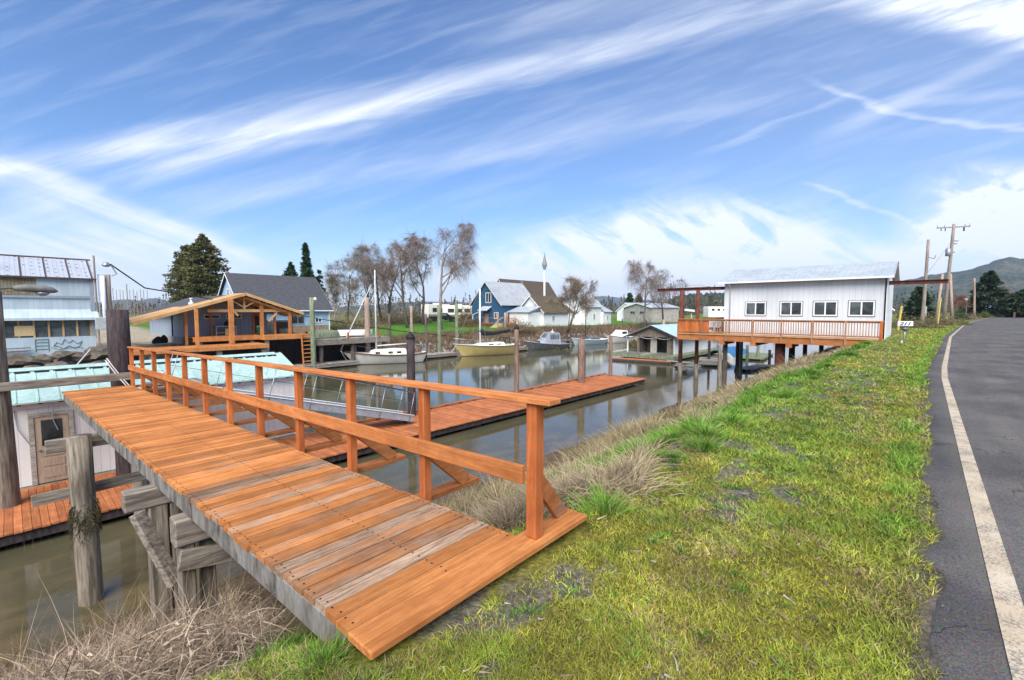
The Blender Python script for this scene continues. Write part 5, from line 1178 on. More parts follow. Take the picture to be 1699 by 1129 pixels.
# ---------------------------------------------------------------- houses on the far bank
def house_at(name, label, px, d, z, rz=0, cat='house'):
    p = at_d(px, 520, d); return thing(name, label, cat, (p.x, p.y, z), rz)
hb_ = thing('blue_house', 'deep blue two-storey house with a pale metal roof and white windows', 'house', (54.4, 51.7, -.75))
WB, LB = 7.1, 9.0
gable(hb_, LB, WB, 3.55, 7.25, 'house_blue', 'grey_metal_roof', .35, -.4, rib=.4)
window(hb_, (0, WB*.42, 4.55), 1.35, 1.75, 'x-', bars=1, f=.12); window(hb_, (0, WB*.16, 1.55), 1.05, 1.1, 'x-', bars=1, f=.12)
mb = MB(); mb.box(-.06,-.002,WB*.42,WB*.42+.9,-.1,1.95); mb.build('front_door', 'beige_door', hb_)
mb = MB(); mb.prism([(-1.3,WB*.30,2.35),(-.02,WB*.30,3.05),(-.02,WB*.62,3.05),(-1.3,WB*.62,2.35)], (0,0,.07)); mb.build('porch_hood', 'light_metal_roof', hb_)
mb = MB(); mb.box(-.14,-.003,WB*.72,WB*.72+.12,-.2,2.2); mb.box(-.14,-.003,WB*.95,WB*.95+.12,-.2,1.7); mb.bar((-.07,WB*.72,2.2),(-.07,WB*.97,1.6),.12,.12); mb.build('side_trim', 'trim_white', hb_)
mb = MB()
for k in range(5): x = 1.5+k*.78; mb.box(x, x+.68, -.03, -.003, .0, 2.1)
gl = mb.build('french_window', 'glass_dim', hb_); mb = MB()
for k in range(6): x = 1.44+k*.78; mb.box(x-.06, x+.06, -.07, -.031, -.05, 2.15)
mb.box(1.4,5.4,-.07,-.031,2.1,2.2); mb.box(1.4,5.4,-.069,-.031,1.55,1.61); mb.build('frame', 'trim_white', gl)
window(hb_, (6.7,0,1.2), 1.0, 1.9, 'y-', bars=1, f=.1)
vd = thing('veranda', 'brown wooden veranda with railing round the front of the deep blue house', 'deck', (53.5, 50.5, -.9))
mb = MB(); x = -1.2
while x < 11: mb.wood(.2); mb.box(x, x+.18, -1.5, 1.1 if x > .7 else 5.0, .45, .5); x += .19
mb.build('floor_boards', 'stained_rail_y', vd)
mb = MB(); mb.box(-1.2,11,-1.5,-1.4,-.2,.449); mb.box(-1.2,-1.1,-1.39,5,-.2,.449); mb.build('skirt', 'brown_trim', vd)
mb = MB(); mb.wood(.3); mb.box(-1.2,11,-1.5,-1.43,1.35,1.42); mb.wood(.3); mb.box(-1.2,-1.13,-1.42,5,1.35,1.42); mb.build('hand_rail', 'stained_rail_x', vd)
mb = MB()
for x in np.arange(-1.15, 11, .22): mb.wood(.3); mb.box(x, x+.06, -1.49,-1.44,.51,1.349)
mb.build('picket', 'stained_post', vd)
mb = MB()
for k in range(6): mb.wood(.15); mb.box(-2.9+k*.28,-1.25,-1.2-.0,.3,-.3+.13*k,-.3+.13*(k+1))
mb.bar((-2.9,-1.2,.7),(-1.2,-1.2,1.5),.07,.1); mb.build('stairs', 'fence_yellow', vd)
ch = thing('church', 'brown-roofed white church with a slender grey spire on a thin belfry', 'church', (64.0, 57.5, -.6))
gable(ch, 15, 7.5, 3.3, 8.3, 'white_paint', 'brown_shingle', .4, -.4)
mb = MB(); mb.box(12.2,16.8,-3.6,-.05,-.3,2.5); mb.build('porch_wall', 'white_paint', ch); mb = MB(); mb.prism([(11.6,-4.2,2.5),(17.2,-4.2,2.5),(16.4,.4,5.0),(12.0,.4,5.0)], (0,0,.1)); mb.build('porch_roof', 'brown_shingle', ch)
mb = MB(); mb.box(3.6,3.9,1.2,1.5,4,8.2); mb.build('flue', 'galv', ch)
p = at_d(903.5, 450, 84); q = Vector(ch.location); cx, cy = p.x-q.x, p.y-q.y
K = 84/755; zz = lambda y: at_d(903.5, y, 84).z-q.z
mb = MB(); w = 2.4*K
mb.box(cx-w*.5, cx+w*.5, cy-w*.5, cy+w*.5, 3, zz(449)); mb.build('belfry', 'white_paint', ch)
mb = MB(); mb.lathe((cx,cy,0), [(1.6*K, zz(448)),(4.2*K, zz(440)),(3.9*K, zz(438)),(1.3*K, zz(426)),(.4*K, zz(421)),(.12*K, zz(417))], 8); mb.build('spire', 'church_grey', ch)
h1 = house_at('white_cottage', 'white cottage with a mossy brown roof next to the veranda', 902, 74, -.95)
gable(h1, 6.8, 5.4, 2.5, 5.0, 'white_paint', 'moss_shingle', .4); window(h1, (2.6,0,1.3), .7, .9, 'y-'); mb = MB(); mb.box(-3.2,-.02,.6,4.6,-.3,2.3); mb.build('lean_to', 'white_paint', h1); mb = MB(); mb.prism([(-3.5,.2,2.3),(-.42,.2,3.2),(-.42,5,3.2),(-3.5,5,2.3)], (0,0,.08)); mb.build('lean_to_roof', 'pale_roof', h1)
h2 = house_at('white_shed', 'small white gabled shed with a mossy ridge, right at the bank edge', 974, 70, -1.25)
h2.location = on_z(947, 541, -1.2); h2.location.z = -1.2
gable(h2, 5.2, 3.6, 2.4, 3.75, 'white_paint', 'moss_shingle', .2, -.3); mb = MB(); mb.box(-.05,-.002,1.3,2.2,-.1,1.9); mb.build('shed_door', 'trim_white', h2); window(h2, (4.3,0,1.4), .5, .7, 'y-')
h3 = house_at('white_house', 'tall white gabled house with a pale roof and a low wing', 972, 84, -1.1)
gable(h3, 5.4, 5.4, 3.6, 6.2, 'white_paint', 'pale_roof', .3); window(h3, (0,2.7,1.7), .7, 1.1, 'x-'); window(h3, (2.8,0,1.6), .7, 1.1, 'y-')
mb = MB(); mb.box(5.41,8.6,-.3,4.2,-.4,2.5); mb.build('wing', 'white_paint', h3); mb = MB(); mb.prism([(5.75,-.6,2.45),(8.9,-.6,2.45),(8.9,1.95,3.7),(5.75,1.95,3.7)], (0,0,.07)); mb.prism([(5.75,4.5,2.45),(8.9,4.5,2.45),(8.9,1.952,3.7),(5.75,1.952,3.7)], (0,0,.07)); mb.build('wing_roof', 'pale_roof', h3); window(h3, (7.2,-.3,1.3), .6, .9, 'y-')
gb = house_at('grey_barn', 'long grey barn with a low white roof beyond the boathouse', 1082, 98, -.7, -.35, 'barn')
gable(gb, 8, 9, 3.0, 4.0, 'concrete', 'pale_roof', .3); window(gb, (0,3,1.9), 1.6, .6, 'x-', 'grey_paint'); window(gb, (0,6,1.9), 1.6, .6, 'x-', 'grey_paint')
cp = house_at('carport', 'open carport with a white roof right of the grey barn', 1118, 102, -.7, -.3, 'carport')
mb = MB(); mb.prism([(-.5,-.5,2.6),(6.5,-.5,2.0),(6.5,5,2.0),(-.5,5,2.6)], (0,0,.5)); mb.build('roof', 'trim_white', cp)
for x, y in ((0,0),(6,0),(0,4.5),(6,4.5)): MB().box(x-.08,x+.08,y-.08,y+.08,-.3,2.02).build('post', 'trim_white', cp)
sh = house_at('white_cabin', 'tiny white cabin behind the pale birch', 1053, 105, -.6)
gable(sh, 4.5, 4.5, 2.2, 4.0, 'white_paint', 'pale_roof', .3); window(sh, (2,0,1.3), .7, .9, 'y-')
# vehicles, far away
def wheels(root, xs, yw, r):
    for x in xs:
        for y in yw: MB().tube([(x, y-.11, r), (x, y+.11, r)], r, 14).build('wheel', 'black', root)
def coach(name, label, px, d, z, rz, L, H, cat):
    t_ = house_at(name, label, px, d, z, rz, cat); mb = MB(); mb.prism([(0,-1.2,.45),(L-.3,-1.2,.45),(L,-1.2,.9),(L-.5,-1.2,H),(.1,-1.2,H)], (0,2.4,0)); bd_ = mb.build('body', 'gel_white', t_, bevel=.08)
    for k in range(3): window(t_, (1.2+k*(L-2)/3+.5, -1.2, H*.66), (L-2)/3*.75, H*.24, 'y-', 'black', bars=0, f=.04)
    MB().box(.1,L-.4,-1.225,-1.203,H*.32,H*.38).build('side_stripe', 'brown_trim', t_); wheels(t_, (1.6, L-1.5), (-1.1, 1.1), .42)
    MB().bar((L+.01,0,H*.72),(L-.28,0,H*.72),1.9,.75,(0,0,1)).build('windscreen', 'glass', t_); MB().box(L*.4,L*.55,-.4,.4,H+.001,H+.28).build('roof_unit', 'trim_white', t_)
    return t_
coach('motorhome', 'white motorhome parked on the lawn, the one with the raised cab', 704, 92, -.4, .0, 6.2, 3.3, 'motorhome')
coach('motorhome', 'white motorhome parked behind the dark pickup, next to the brush', 735, 94, -.4, -.75, 7.0, 3.1, 'motorhome')
pk = house_at('pickup_truck', 'dark pickup truck parked in front of the motorhomes', 712, 86, -.45, -.55, 'truck')
mb = MB(); mb.prism([(0,-.9,.45),(5.2,-.9,.45),(5.25,-.9,.95),(3.9,-.9,1.08),(3.3,-.9,1.65),(1.9,-.9,1.68),(1.75,-.9,1.08),(0,-.9,1.05)], (0,1.8,0)); mb.build('body', 'black', pk, bevel=.06); wheels(pk, (.95, 4.2), (-.85,.85), .38); mb = MB(); mb.box(2.0,3.2,-.915,-.903,1.12,1.55); mb.build('side_window', 'glass_grey', pk)
tr = house_at('livestock_trailer', 'long white trailer with small dark windows beyond the stilt deck', 1171, 100, -.5, -.72, 'trailer')
mb = MB(); mb.box(0,8.5,-1.2,1.2,.6,3.0); mb.build('body', 'gel_white', tr, bevel=.15)
for k in range(6): MB().box(.7+k*1.3,1.3+k*1.3,-1.225,-1.203,2.1,2.55).build('window', 'glass', tr)
wheels(tr, (3.6,4.6), (-1.1,1.1), .4); MB().bar((0,0,.5),(-1.2,0,.45),.15,.15).build('drawbar', 'black', tr)
# sailing masts in a far marina
for k, (px, y) in enumerate([(180,470),(187,478),(193,481),(199,480),(204,482),(210,472),(215,481),(221,480),(227,483),(233,480),(238,482),(244,481),(252,497),(266,494)]):
    p = at_d(px, y, 150+k % 4*6); t_ = tag(MB().tube([(0,0,0),(0,0,p.z+.9)], .10 if px != 210 else .17, 5).build('sailboat_mast', 'util_pole'), 'tall thin sailboat mast in the far marina beyond the driveway', 'mast', 'masts in the far marina'); t_.location = (p.x, p.y, -.9)

# ---------------------------------------------------------------- along the road, further on
def upole(name, label, px, yt, yb, z, r, group=None, m='util_pole', cat='utility pole', d=None, lean=0):
    p = on_z(px, yb, z) if d is None else at_d(px, yb, d); d_ = p.x*FX+p.y*FY; zt = at_d(px, yt, d_).z
    t_ = thing(name, label, cat, (p.x, p.y, p.z), 0, group); mb = MB(); pole(mb, 0, 0, -.6, zt-p.z, r, 12, (RX*lean, RY*lean), .7, .01); mb.build('pole', m, t_, True); return t_, zt-p.z, d_
t_, h, d_ = upole('utility_pole', 'bare wooden pole without a crossarm just behind the stilt house', 1530, 398, 543, -.2, .19, lean=.12)
mb = MB(); mb.tube([(RX*.12,RY*.12,h-1.9),(RX*.9,RY*.9,h-2.1),(RX*1.05,RY*1.05,h-1.7)], .03, 5); mb.build('bracket', 'black', t_); mb = MB(); mb.box(.1,.3,-.3,-.1,1.2,2.3); mb.build('meter_box', 'box_grey', t_)
t_, h, d_ = upole('utility_pole', 'tallest wooden utility pole with crossarm and transformer', 1566, 372, 527, -.2, .24, lean=.62, d=66)
top = Vector((RX*.60, RY*.60, h-.45)); ar = Vector((RX, RY, 0))*2.35
MB().bar(top-ar+Vector((0,0,-.12)), top+ar+Vector((0,0,.12)), .12, .16).build('crossarm', 'util_pole', t_)
for q in (-.98,-.55,.7,.98): mb = MB(); mb.lathe(top+ar*q+Vector((0,0,.1+.12*q)), [(.05,0),(.09,.08),(.04,.2),(.07,.28)], 8); mb.build('insulator', 'box_grey', t_)
for q in (-.75,-.5,.62,.66): MB().tube([top+ar*q, top+ar*q+Vector((0,0,-.55))], .06, 6).build('cutout', 'black', t_)
mb = MB(); mb.lathe((RX*.05,RY*.05,h*.66), [(.28,0),(.32,.05),(.32,.95),(.2,1.05),(.06,1.15)], 14); mb.build('transformer', 'galv', t_, True)
for z, w in ((.82,.9),(.79,.7),(.70,.5)): MB().bar(Vector((RX*.5,RY*.5,h*z)), Vector((RX*(.5+w),RY*(.5+w),h*z)), .09, .09).build('side_arm', 'black', t_)
for px0, px1, lb in ((1553,1564,'leaning brace leg propping the tallest utility pole, on its left'), (1580,1577,'leaning brace leg propping the tallest utility pole, on its right')):
    a_ = at_d(px0, 530, 64); b_ = at_d(px1, 455, 65); q = thing('brace_pole', lb, 'pole', a_); MB().tube([(0,0,-.3), b_-a_], [.2,.15], 8).build('pole', 'pale_pile', q, True)
upole('utility_pole', 'short pinkish wooden pole standing before the big dark conifer', 1617, 462, 520, -.2, .2, m='pale_pile', d=92, lean=-.5)
t_, h, d_ = upole('street_light', 'far thin street light with a white head', 1603, 498, 518, -.2, .07, m='galv', cat='street light', d=110)
mb = MB(); mb.lathe((-.25,.2,h-.2), [(.05,0),(.3,.1),(.32,.4),(.1,.55)], 10); mb.build('lamp_head', 'trim_white', t_, True)
for px, yt, yb, d, lb, ln in ((1490,508,541,33,'yellow guy-wire guard leaning beside the stilt house corner',1), (1556,495,533,50,'yellow guy-wire guard near the tallest utility pole',.6)):
    p = at_d(px, yb, d); q = at_d(px+ (6 if ln == 1 else 5), yt, d); t_ = thing('guy_guard', lb, 'guy guard', p); MB().tube([(0,0,-.3), q-p], .075, 8).build('sleeve', 'yellow_paint', t_)
cable('thin guy wire running up to the tallest utility pole', [at_d(1540,452,40), at_d(1577,404,65)], .012, 0)
gh2 = house_at('slate_house', 'dark slate grey gabled house behind the stilt house corner', 1478, 60, -.4, TH-PI/2-.2)
gable(gh2, 6.5, 5, 2.3, 4.3, 'gunmetal', 'grey_metal_roof', .3)
gh2.rotation_euler = (0,0,TH-.25); window(gh2, (0,1.4,2.6), .6, .6, 'x-'); window(gh2, (0,3.4,2.6), .6, .6, 'x-')
gh3 = house_at('slate_cottage', 'small blue-grey cottage at the far road bend', 1644, 150, -.3, TH-PI/2+.3); gable(gh3, 6, 6, 1.8, 3.6, 'grey_siding', 'grey_metal_roof', .3); window(gh3, (2.5,0,1.1), 1.6, .8, 'y-')
vn = house_at('parked_van', 'white van parked behind the pinkish pole', 1615, 135, -.3, TH-PI/2, 'van'); mb = MB(); mb.prism([(0,-.9,.3),(2.8,-.9,.3),(2.85,-.9,.9),(2.2,-.9,1.1),(1.9,-.9,1.75),(.1,-.9,1.8)], (0,1.8,0)); mb.build('body', 'gel_white', vn, bevel=.08); wheels(vn, (.6,2.2), (-.8,.8), .3); mb = MB(); mb.box(.3,1.8,-.92,-.903,1.05,1.55); mb.build('side_window', 'glass', vn)
rg = house_at('roadside_log', 'long bleached drift log lying on the verge before the road bend', 1571, 78, -.1, .2, 'log'); MB().tube([(0,0,.25),(3.2,-.4,.55),(7.0,-.9,.5)], [.28,.3,.2], 9, True, .08).build('trunk', 'pale_pile', rg, True)
rp2 = house_at('red_post', 'dark red marker post at the end of the road', 1683, 95, -.2, 0, 'post'); mb = MB(); mb.box(-.25,.25,-.15,.15,-.2,1.45); mb.build('post', 'brown_trim', rp2, bevel=.05)
for k, (px, d) in enumerate(((1230,170),(1560,120),(1590,125),(1660,165))): pass
# paddock fence on the far bank
fn = thing('wire_fence', 'low wire and post fence across the far field behind the white house', 'fence', (80, 36, -1))
for k in range(12):
    p = Vector((78+k*1.9, 42.5-k*1.5, 0)); p.z = hz_(p.x, p.y); MB().box(p.x-80-.07,p.x-80+.07,p.y-36-.07,p.y-36+.07,p.z+1-.3,p.z+2.2).build('post', 'fence_yellow' if k == 1 else 'pile', fn)
mb = MB()
for z in (.4,.75,1.1): mb.tube([(78+k*1.9-80, 42.5-k*1.5-36, hz_(78+k*1.9, 42.5-k*1.5)+1+z) for k in range(12)], .02, 4)
mb.build('wire', 'galv', fn)

for lb, a_, b_ in (('pale mooring line from the white sailboat bow to the grey float', on_s(566,583,38.2), Vector((20.6,39.0,-3.0))), ('pale mooring line from the white sailboat stern to the grey float', on_s(706,584,36.6), Vector((26.0,38.6,-3.0))), ('pale mooring line from the yellow sailboat bow to the grey float', on_s(756,574,38.2), Vector((32.6,38.6,-3.0))), ('pale mooring line from the grey cabin boat to the float', on_s(873,573,38), Vector((43.5,37.7,-3.0)))):
    cable(lb, [a_, b_], .03, .04, 'rope_white').name = 'mooring_line'
# ================================================================ vegetation
def ribbons(name, P, D, L, bend, w, seg, colr, m='leaf', parent=None, taper=1.0, shift=None, kind=None):
    """n thin curved blades: base P, direction D, length L, bend vector, width w, colour"""
    n = len(P); P = P if shift is None else P-np.array(shift)
    D = D/np.linalg.norm(D, axis=1)[:, None]
    side = np.cross(D, RNG.normal(size=(n, 3))); side /= (np.linalg.norm(side, axis=1)[:, None]+1e-9)
    V = np.empty((n, 2*seg+1, 3), np.float32)
    for i in range(seg+1):
        q = i/seg; c = P + D*(L*q)[:, None] + bend*(L*q*q)[:, None]
        if i < seg:
            hw = (w*.5*(1-taper*q*.85))[:, None]; V[:, 2*i] = c-side*hw; V[:, 2*i+1] = c+side*hw
        else: V[:, 2*seg] = c
    k = 2*seg+1; T = []
    for i in range(seg-1): T += [(2*i, 2*i+1, 2*i+3), (2*i, 2*i+3, 2*i+2)]
    T.append((2*seg-2, 2*seg-1, 2*seg)); T = np.array(T)
    F = (T[None]+(np.arange(n)*k)[:, None, None]).reshape(-1, 3)
    C = np.repeat(colr, k, 0)
    o_ = np_mesh(name, V.reshape(-1, 3), F, m, parent, C)
    if kind: tag(o_, kind=kind)
    return o_
def up_dirs(n, spread):
    d = RNG.normal(size=(n, 3))*spread; d[:, 2] = 1; return d
def jit(c, n, s=.18): return np.array(c)[None]*(1+RNG.normal(size=(n, 1))*s)*(1+RNG.normal(size=(n, 3))*s*.3)

def on_ramp(a, s): return (a > 1.0) & (a < 2.5) & (s > 1.85) | ((a > 1.02) & (a < 3.06) & (s > 1.86) & (s < 2.14))
def scatter(n, r0, r1, half=64):
    r = np.exp(RNG.uniform(math.log(r0), math.log(r1), n)); th = TH + np.radians(RNG.uniform(-half, half, n))
    return r*np.cos(th), r*np.sin(th), r
def put(a, s): return np.c_[a, s, height(a, s)-.004]

# short mossy turf of the verge
a, s, r = scatter(1250000, 1.1, 70)
e = road_edge(a); jn = (fbm(a*2.2, a*0, 61)-.5)*.22
n2 = fbm(a*1.7, s*1.7, 33); n1 = fbm(a*.5, s*.5, 21); n4 = fbm(a*1.1, s*1.1, 77); n5 = fbm(a*3.2, s*3.2, 78)
edge = np.exp(-((s-e-.20)/.16)**2)*(.25+.75*smooth(fbm(a*1.3, s*0+2., 71), .42, .62))
grv = smooth(n2*.6+fbm(a*4.2, s*4.2, 34)*.4, .505, .585)*smooth(s, .4, .9)*(1-smooth(s, 2.3, 3.0))
dens = (1-.86*grv)*(.45+.55*smooth(n5, .25, .5)) + edge*.4
keep = (s > e+.0+jn*.8) & (s < 7.2) & ~on_ramp(a, s) & (RNG.uniform(size=len(a)) < dens*(1-smooth(s, 3.5, 6.5)*.75))
keep &= ~((a > 34.4) & (a < 41.6) & (s > 1.7))
a, s, r, e, n1, n2, n4, n5, edge = [q[keep] for q in (a, s, r, e, n1, n2, n4, n5, edge)]
n = len(a)
clump = smooth(n4, .56, .72)*smooth(s, 1.8, 3.0)
lush = np.clip(smooth(n1*.6+n5*.4, .40, .62)*.62 + edge + clump, 0, 1)
h = (.014+.022*RNG.uniform(size=n)) + lush*(.022+.035*RNG.uniform(size=n)) + clump*(.05+.13*RNG.uniform(size=n)) + edge*.03*RNG.uniform(size=n) + .012*smooth(s, 2.2, 3.5)
h *= 1+.012*r
c = mixc(jit((.40,.395,.05), n, .22), jit((.18,.35,.04), n, .2), np.clip(lush+RNG.normal(size=n)*.2, 0, 1))
c = mixc(c, jit((.14,.33,.03), n), np.clip(clump*.9, 0, 1)); c = mixc(c, jit((.21,.37,.04), n), np.clip(edge*.6, 0, 1))
brn = smooth(fbm(a*.9, s*.9, 91), .52, .68); dryf = (RNG.uniform(size=n) < .04+.45*smooth(s, 3.0, 5.0)+.08*(1-lush)+.42*brn*(1-.6*lush)); c[dryf] = jit((.36,.26,.14), int(dryf.sum()), .3)
n6 = .62+.76*fbm(a*6.5, s*6.5, 55, 3); c *= n6[:, None]; sp = RNG.uniform(size=n); c[sp < .12] *= .55; h = h*(.75+.5*n6)
D = up_dirs(n, .5); bend = RNG.normal(size=(n, 3))*.35; bend[:, 2] = -.15
tag(ribbons('grass', put(a, s), D, h, bend, (.0032+.0012*r)*RNG.uniform(.7, 1.4, n), 2, c), kind='stuff')

# tall green tufts along the brow and dead grass on the slope
def tufts(name, cent, per, rad, hmin, hmax, cols, wid=.004, lean=.35, drop=.5, kind='stuff'):
    A_, S2, R2 = cent[:, 0], cent[:, 1], cent[:, 2]
    k = np.repeat(np.arange(len(A_)), per); n = len(k); rr = np.abs(RNG.normal(size=n))*.5*rad*R2[k]; th = RNG.uniform(0, 2*PI, n)
    a = A_[k]+rr*np.cos(th); s = S2[k]+rr*np.sin(th); d = np.hypot(a, s)
    D = up_dirs(n, .2); D[:, 0] += np.cos(th)*lean*rr/(rad*.6); D[:, 1] += np.sin(th)*lean*rr/(rad*.6)
    bend = np.c_[np.cos(th)*.3, np.sin(th)*.3, -drop*RNG.uniform(.3, 1, n)] + RNG.normal(size=(n, 3))*.15
    L = RNG.uniform(hmin, hmax, n)*R2[k]; ci = RNG.choice(len(cols), size=n, p=[q[1] for q in cols]); c = np.array([q[0] for q in cols])[ci]*(1+RNG.normal(size=(n, 1))*.2)
    sh_ = RNG.uniform(.75, 1.2, len(A_))[k][:, None]
    return ribbons(name, put(a, s), D, L, bend, wid+.0009*d, 3, np.clip(c*sh_, .01, 1), kind=kind)
GREENS = [((.13,.30,.028), .5), ((.19,.36,.04), .3), ((.09,.20,.025), .12), ((.36,.30,.15), .08)]
DRY = [((.52,.40,.25), .40), ((.40,.30,.19), .3), ((.45,.33,.25), .2), ((.19,.23,.06), .1)]
REED = [((.46,.36,.20), .40), ((.33,.26,.14), .3), ((.19,.20,.07), .18), ((.54,.44,.27), .12)]
cs = []
for k in range(520):
    a_ = RNG.uniform(3.2, 34); s_ = RNG.uniform(1.9, 5.2)
    if fbm(np.array([a_*.6]), np.array([s_*.6]), 5)[0] > .46: cs.append((a_, s_, RNG.uniform(.7, 1.3)))
cs += [(5.0,2.9,1.7),(5.5,3.2,1.6),(4.4,3.3,1.5),(6.1,3.0,1.4),(6.9,3.5,1.5),(8.4,3.4,1.3),(9.4,3.1,1.2),(16.5,3.2,1.8),(17.5,3.6,1.8),(18.8,3.4,1.5),(20.5,3.8,1.5),(.95,2.1,.7),(.8,2.45,.7),(1.0,2.7,.8)]
tufts('grass_tufts', np.array(cs), 340, .17, .10, .24, GREENS, .0035)
cs = []
for k in range(330):
    a_ = RNG.uniform(2.7, 40); s_ = RNG.uniform(3.2, 6.2)
    cs.append((a_, s_, RNG.uniform(.6, 1.25)))
cs += [(3.6+RNG.normal()*.6, 3.0+RNG.normal()*.45, RNG.uniform(.8,1.2)) for k in range(75)] + [(20+RNG.normal()*4, 3.4+RNG.normal()*.35, .8) for k in range(10)] + [(7.6,2.5,.8),(7.9,2.6,.7),(6.4,2.2,.5)]
tufts('dead_grass', np.array(cs), 190, .26, .20, .58, DRY, .0032, .55, .9)
cs = []
for a0, a1, s0, s1, k in ((10.5, 14.5, 5.4, 7.2, 75), (15, 20, 5.0, 6.2, 30), (20.5, 34, 4.6, 7.8, 210), (2.6, 6.5, 5.2, 7.8, 60), (34, 44, 2.8, 7, 70)):
    for _ in range(k): cs.append((RNG.uniform(a0, a1), RNG.uniform(s0, s1), RNG.uniform(.7, 1.3)))
tufts('reeds', np.array(cs), 150, .24, .35, .75, REED, .0035, .35, .45)
cs = [(a_, s_, RNG.uniform(.6, 1.2)) for a_, s_ in zip(RNG.uniform(1.8, 16, 420), RNG.uniform(.35, 2.8, 420)) if not (1.0 < a_ < 3.1 and s_ > 1.75)]
tufts('lawn_weeds', np.array(cs), 46, .09, .03, .085, [((.10,.24,.03), .5), ((.17,.32,.04), .3), ((.07,.16,.035), .2)], .006, .8, .8)
# tangle of dead stems under the near side of the ramp
n = 60000; k = RNG.integers(0, 150, n)
ca = RNG.uniform(-4.2, 1.2, 150); cs_ = 2.5+6.2*RNG.uniform(0, 1, 150)**1.5; ca = np.where(cs_ < 4, np.clip(ca, -1.2, 1.05), ca); ca[:45] = RNG.uniform(-.5, 1.05, 45); cs_[:45] = RNG.uniform(2.9, 4.8, 45)
a = ca[k]+RNG.normal(size=n)*.32; s = cs_[k]+RNG.normal(size=n)*.32
P = put(a, s); P[:, 2] += RNG.uniform(0, 1, n)**1.3*(.12+.38*RNG.uniform(0, 1, 150)[k])*np.exp(-((s-3.9)/2.2)**2)
D = up_dirs(n, .9); D[:, 2] = RNG.uniform(.05, 1.4, n); L = RNG.uniform(.10, .42, n)*np.where(RNG.uniform(size=n) < .02, 1.5, 1); L *= np.clip((np.hypot(a, s)-1.0)/3.2, .45, 1); bend = RNG.normal(size=(n, 3))*.65; bend[:, 2] -= .5
c = np.array([(.41,.305,.205), (.31,.225,.15), (.52,.40,.28), (.20,.145,.10)])[RNG.integers(0, 4, n)]*(1+RNG.normal(size=(n, 1))*.18)
ok = ~((a > .75) & (s < 2.75)) & (a < 1.9) & ~((a > 1.0) & (s < 4.2)); 
ribbons('dead_brush', P[ok], D[ok], L[ok], bend[ok], np.full(int(ok.sum()), .0055), 4, c[ok], kind='stuff')
m_ = 14000; k2 = RNG.integers(0, n, m_); k2 = k2[ok[k2]]; m_ = len(k2); q = P[k2]+RNG.normal(size=(m_, 3))*.07; q[:, 2] = np.maximum(q[:, 2], height(q[:, 0], q[:, 1])+.01)
u1 = RNG.normal(size=(m_, 3)); u1 /= np.linalg.norm(u1, axis=1)[:, None]; u2 = np.cross(u1, RNG.normal(size=(m_, 3))); u2 /= np.linalg.norm(u2, axis=1)[:, None]; sz = RNG.uniform(.012, .045, m_)[:, None]
tag(np_mesh('dead_leaves', np.stack([q-u2*sz*.3, q+u2*sz*.3, q+u1*sz], 1).reshape(-1, 3), np.arange(3*m_).reshape(-1, 3), 'leaf', None, np.repeat(np.array([(.46,.34,.26), (.33,.23,.17), (.23,.16,.12)])[RNG.integers(0, 3, m_)]*(1+RNG.normal(size=(m_, 1))*.2), 3, 0)), kind='stuff')
cs = [(RNG.uniform(-5, 2.2), RNG.uniform(4.2, 8.6), RNG.uniform(.7, 1.2)) for _ in range(110)]
tufts('dead_grass', np.array(cs), 110, .25, .12, .36, DRY, .0032, .5, .7)
# weeds, leaves and grit on the verge
n = 2600; a, s, r = scatter(n, 1.2, 16); ok = (s > .25) & (s < 3.4) & ~on_ramp(a, s); a, s, r = a[ok], s[ok], r[ok]; n = len(a)
P = put(a, s); P[:, 2] += .022; D = RNG.normal(size=(n, 3)); D[:, 2] = RNG.uniform(0, .25, n)
c = np.array([(.36,.28,.18), (.25,.18,.12), (.13,.10,.085), (.48,.42,.33)])[RNG.integers(0, 4, n)]
ribbons('leaf_litter', P, D, RNG.uniform(.02, .10, n), RNG.normal(size=(n, 3))*.2, np.full(n, .008)+.001*r, 2, c, kind='stuff')
n = 16000; a, s, r = scatter(n, 1.1, 22); q = fbm(a*1.7, s*1.7, 33)*.6+fbm(a*4.2, s*4.2, 34)*.4; e = road_edge(a)
ok = (((q > .525) & (s > .4) & (s < 2.9)) | ((s > e-.13) & (s < e+.16))) & ~on_ramp(a, s); a, s, r = a[ok], s[ok], r[ok]; n = len(a)
onr = s < road_edge(a)+.12; sz = RNG.uniform(.004, .012, n)*(1+.10*r)*np.where(onr, .55, 1); ct = put(a, s); ct[:, 2] += np.where(s < road_edge(a)+.05, .022, .012)
V = ct[:, None, :]+np.array([(1,0,0),(-.6,.8,0),(-.6,-.8,0),(0,0,.8)])[None]*sz[:, None, None]*RNG.uniform(.7, 1.3, (n, 4, 3))
F = (np.array([(0,1,3),(1,2,3),(2,0,3)])[None]+(np.arange(n)*4)[:, None, None]).reshape(-1, 3)
tag(np_mesh('gravel', V.reshape(-1, 3), F, 'leaf', None, np.repeat(np.array([.165,.145,.135])[None]*RNG.uniform(.4, 1.7, (n, 1)), 4, 0)), kind='stuff')
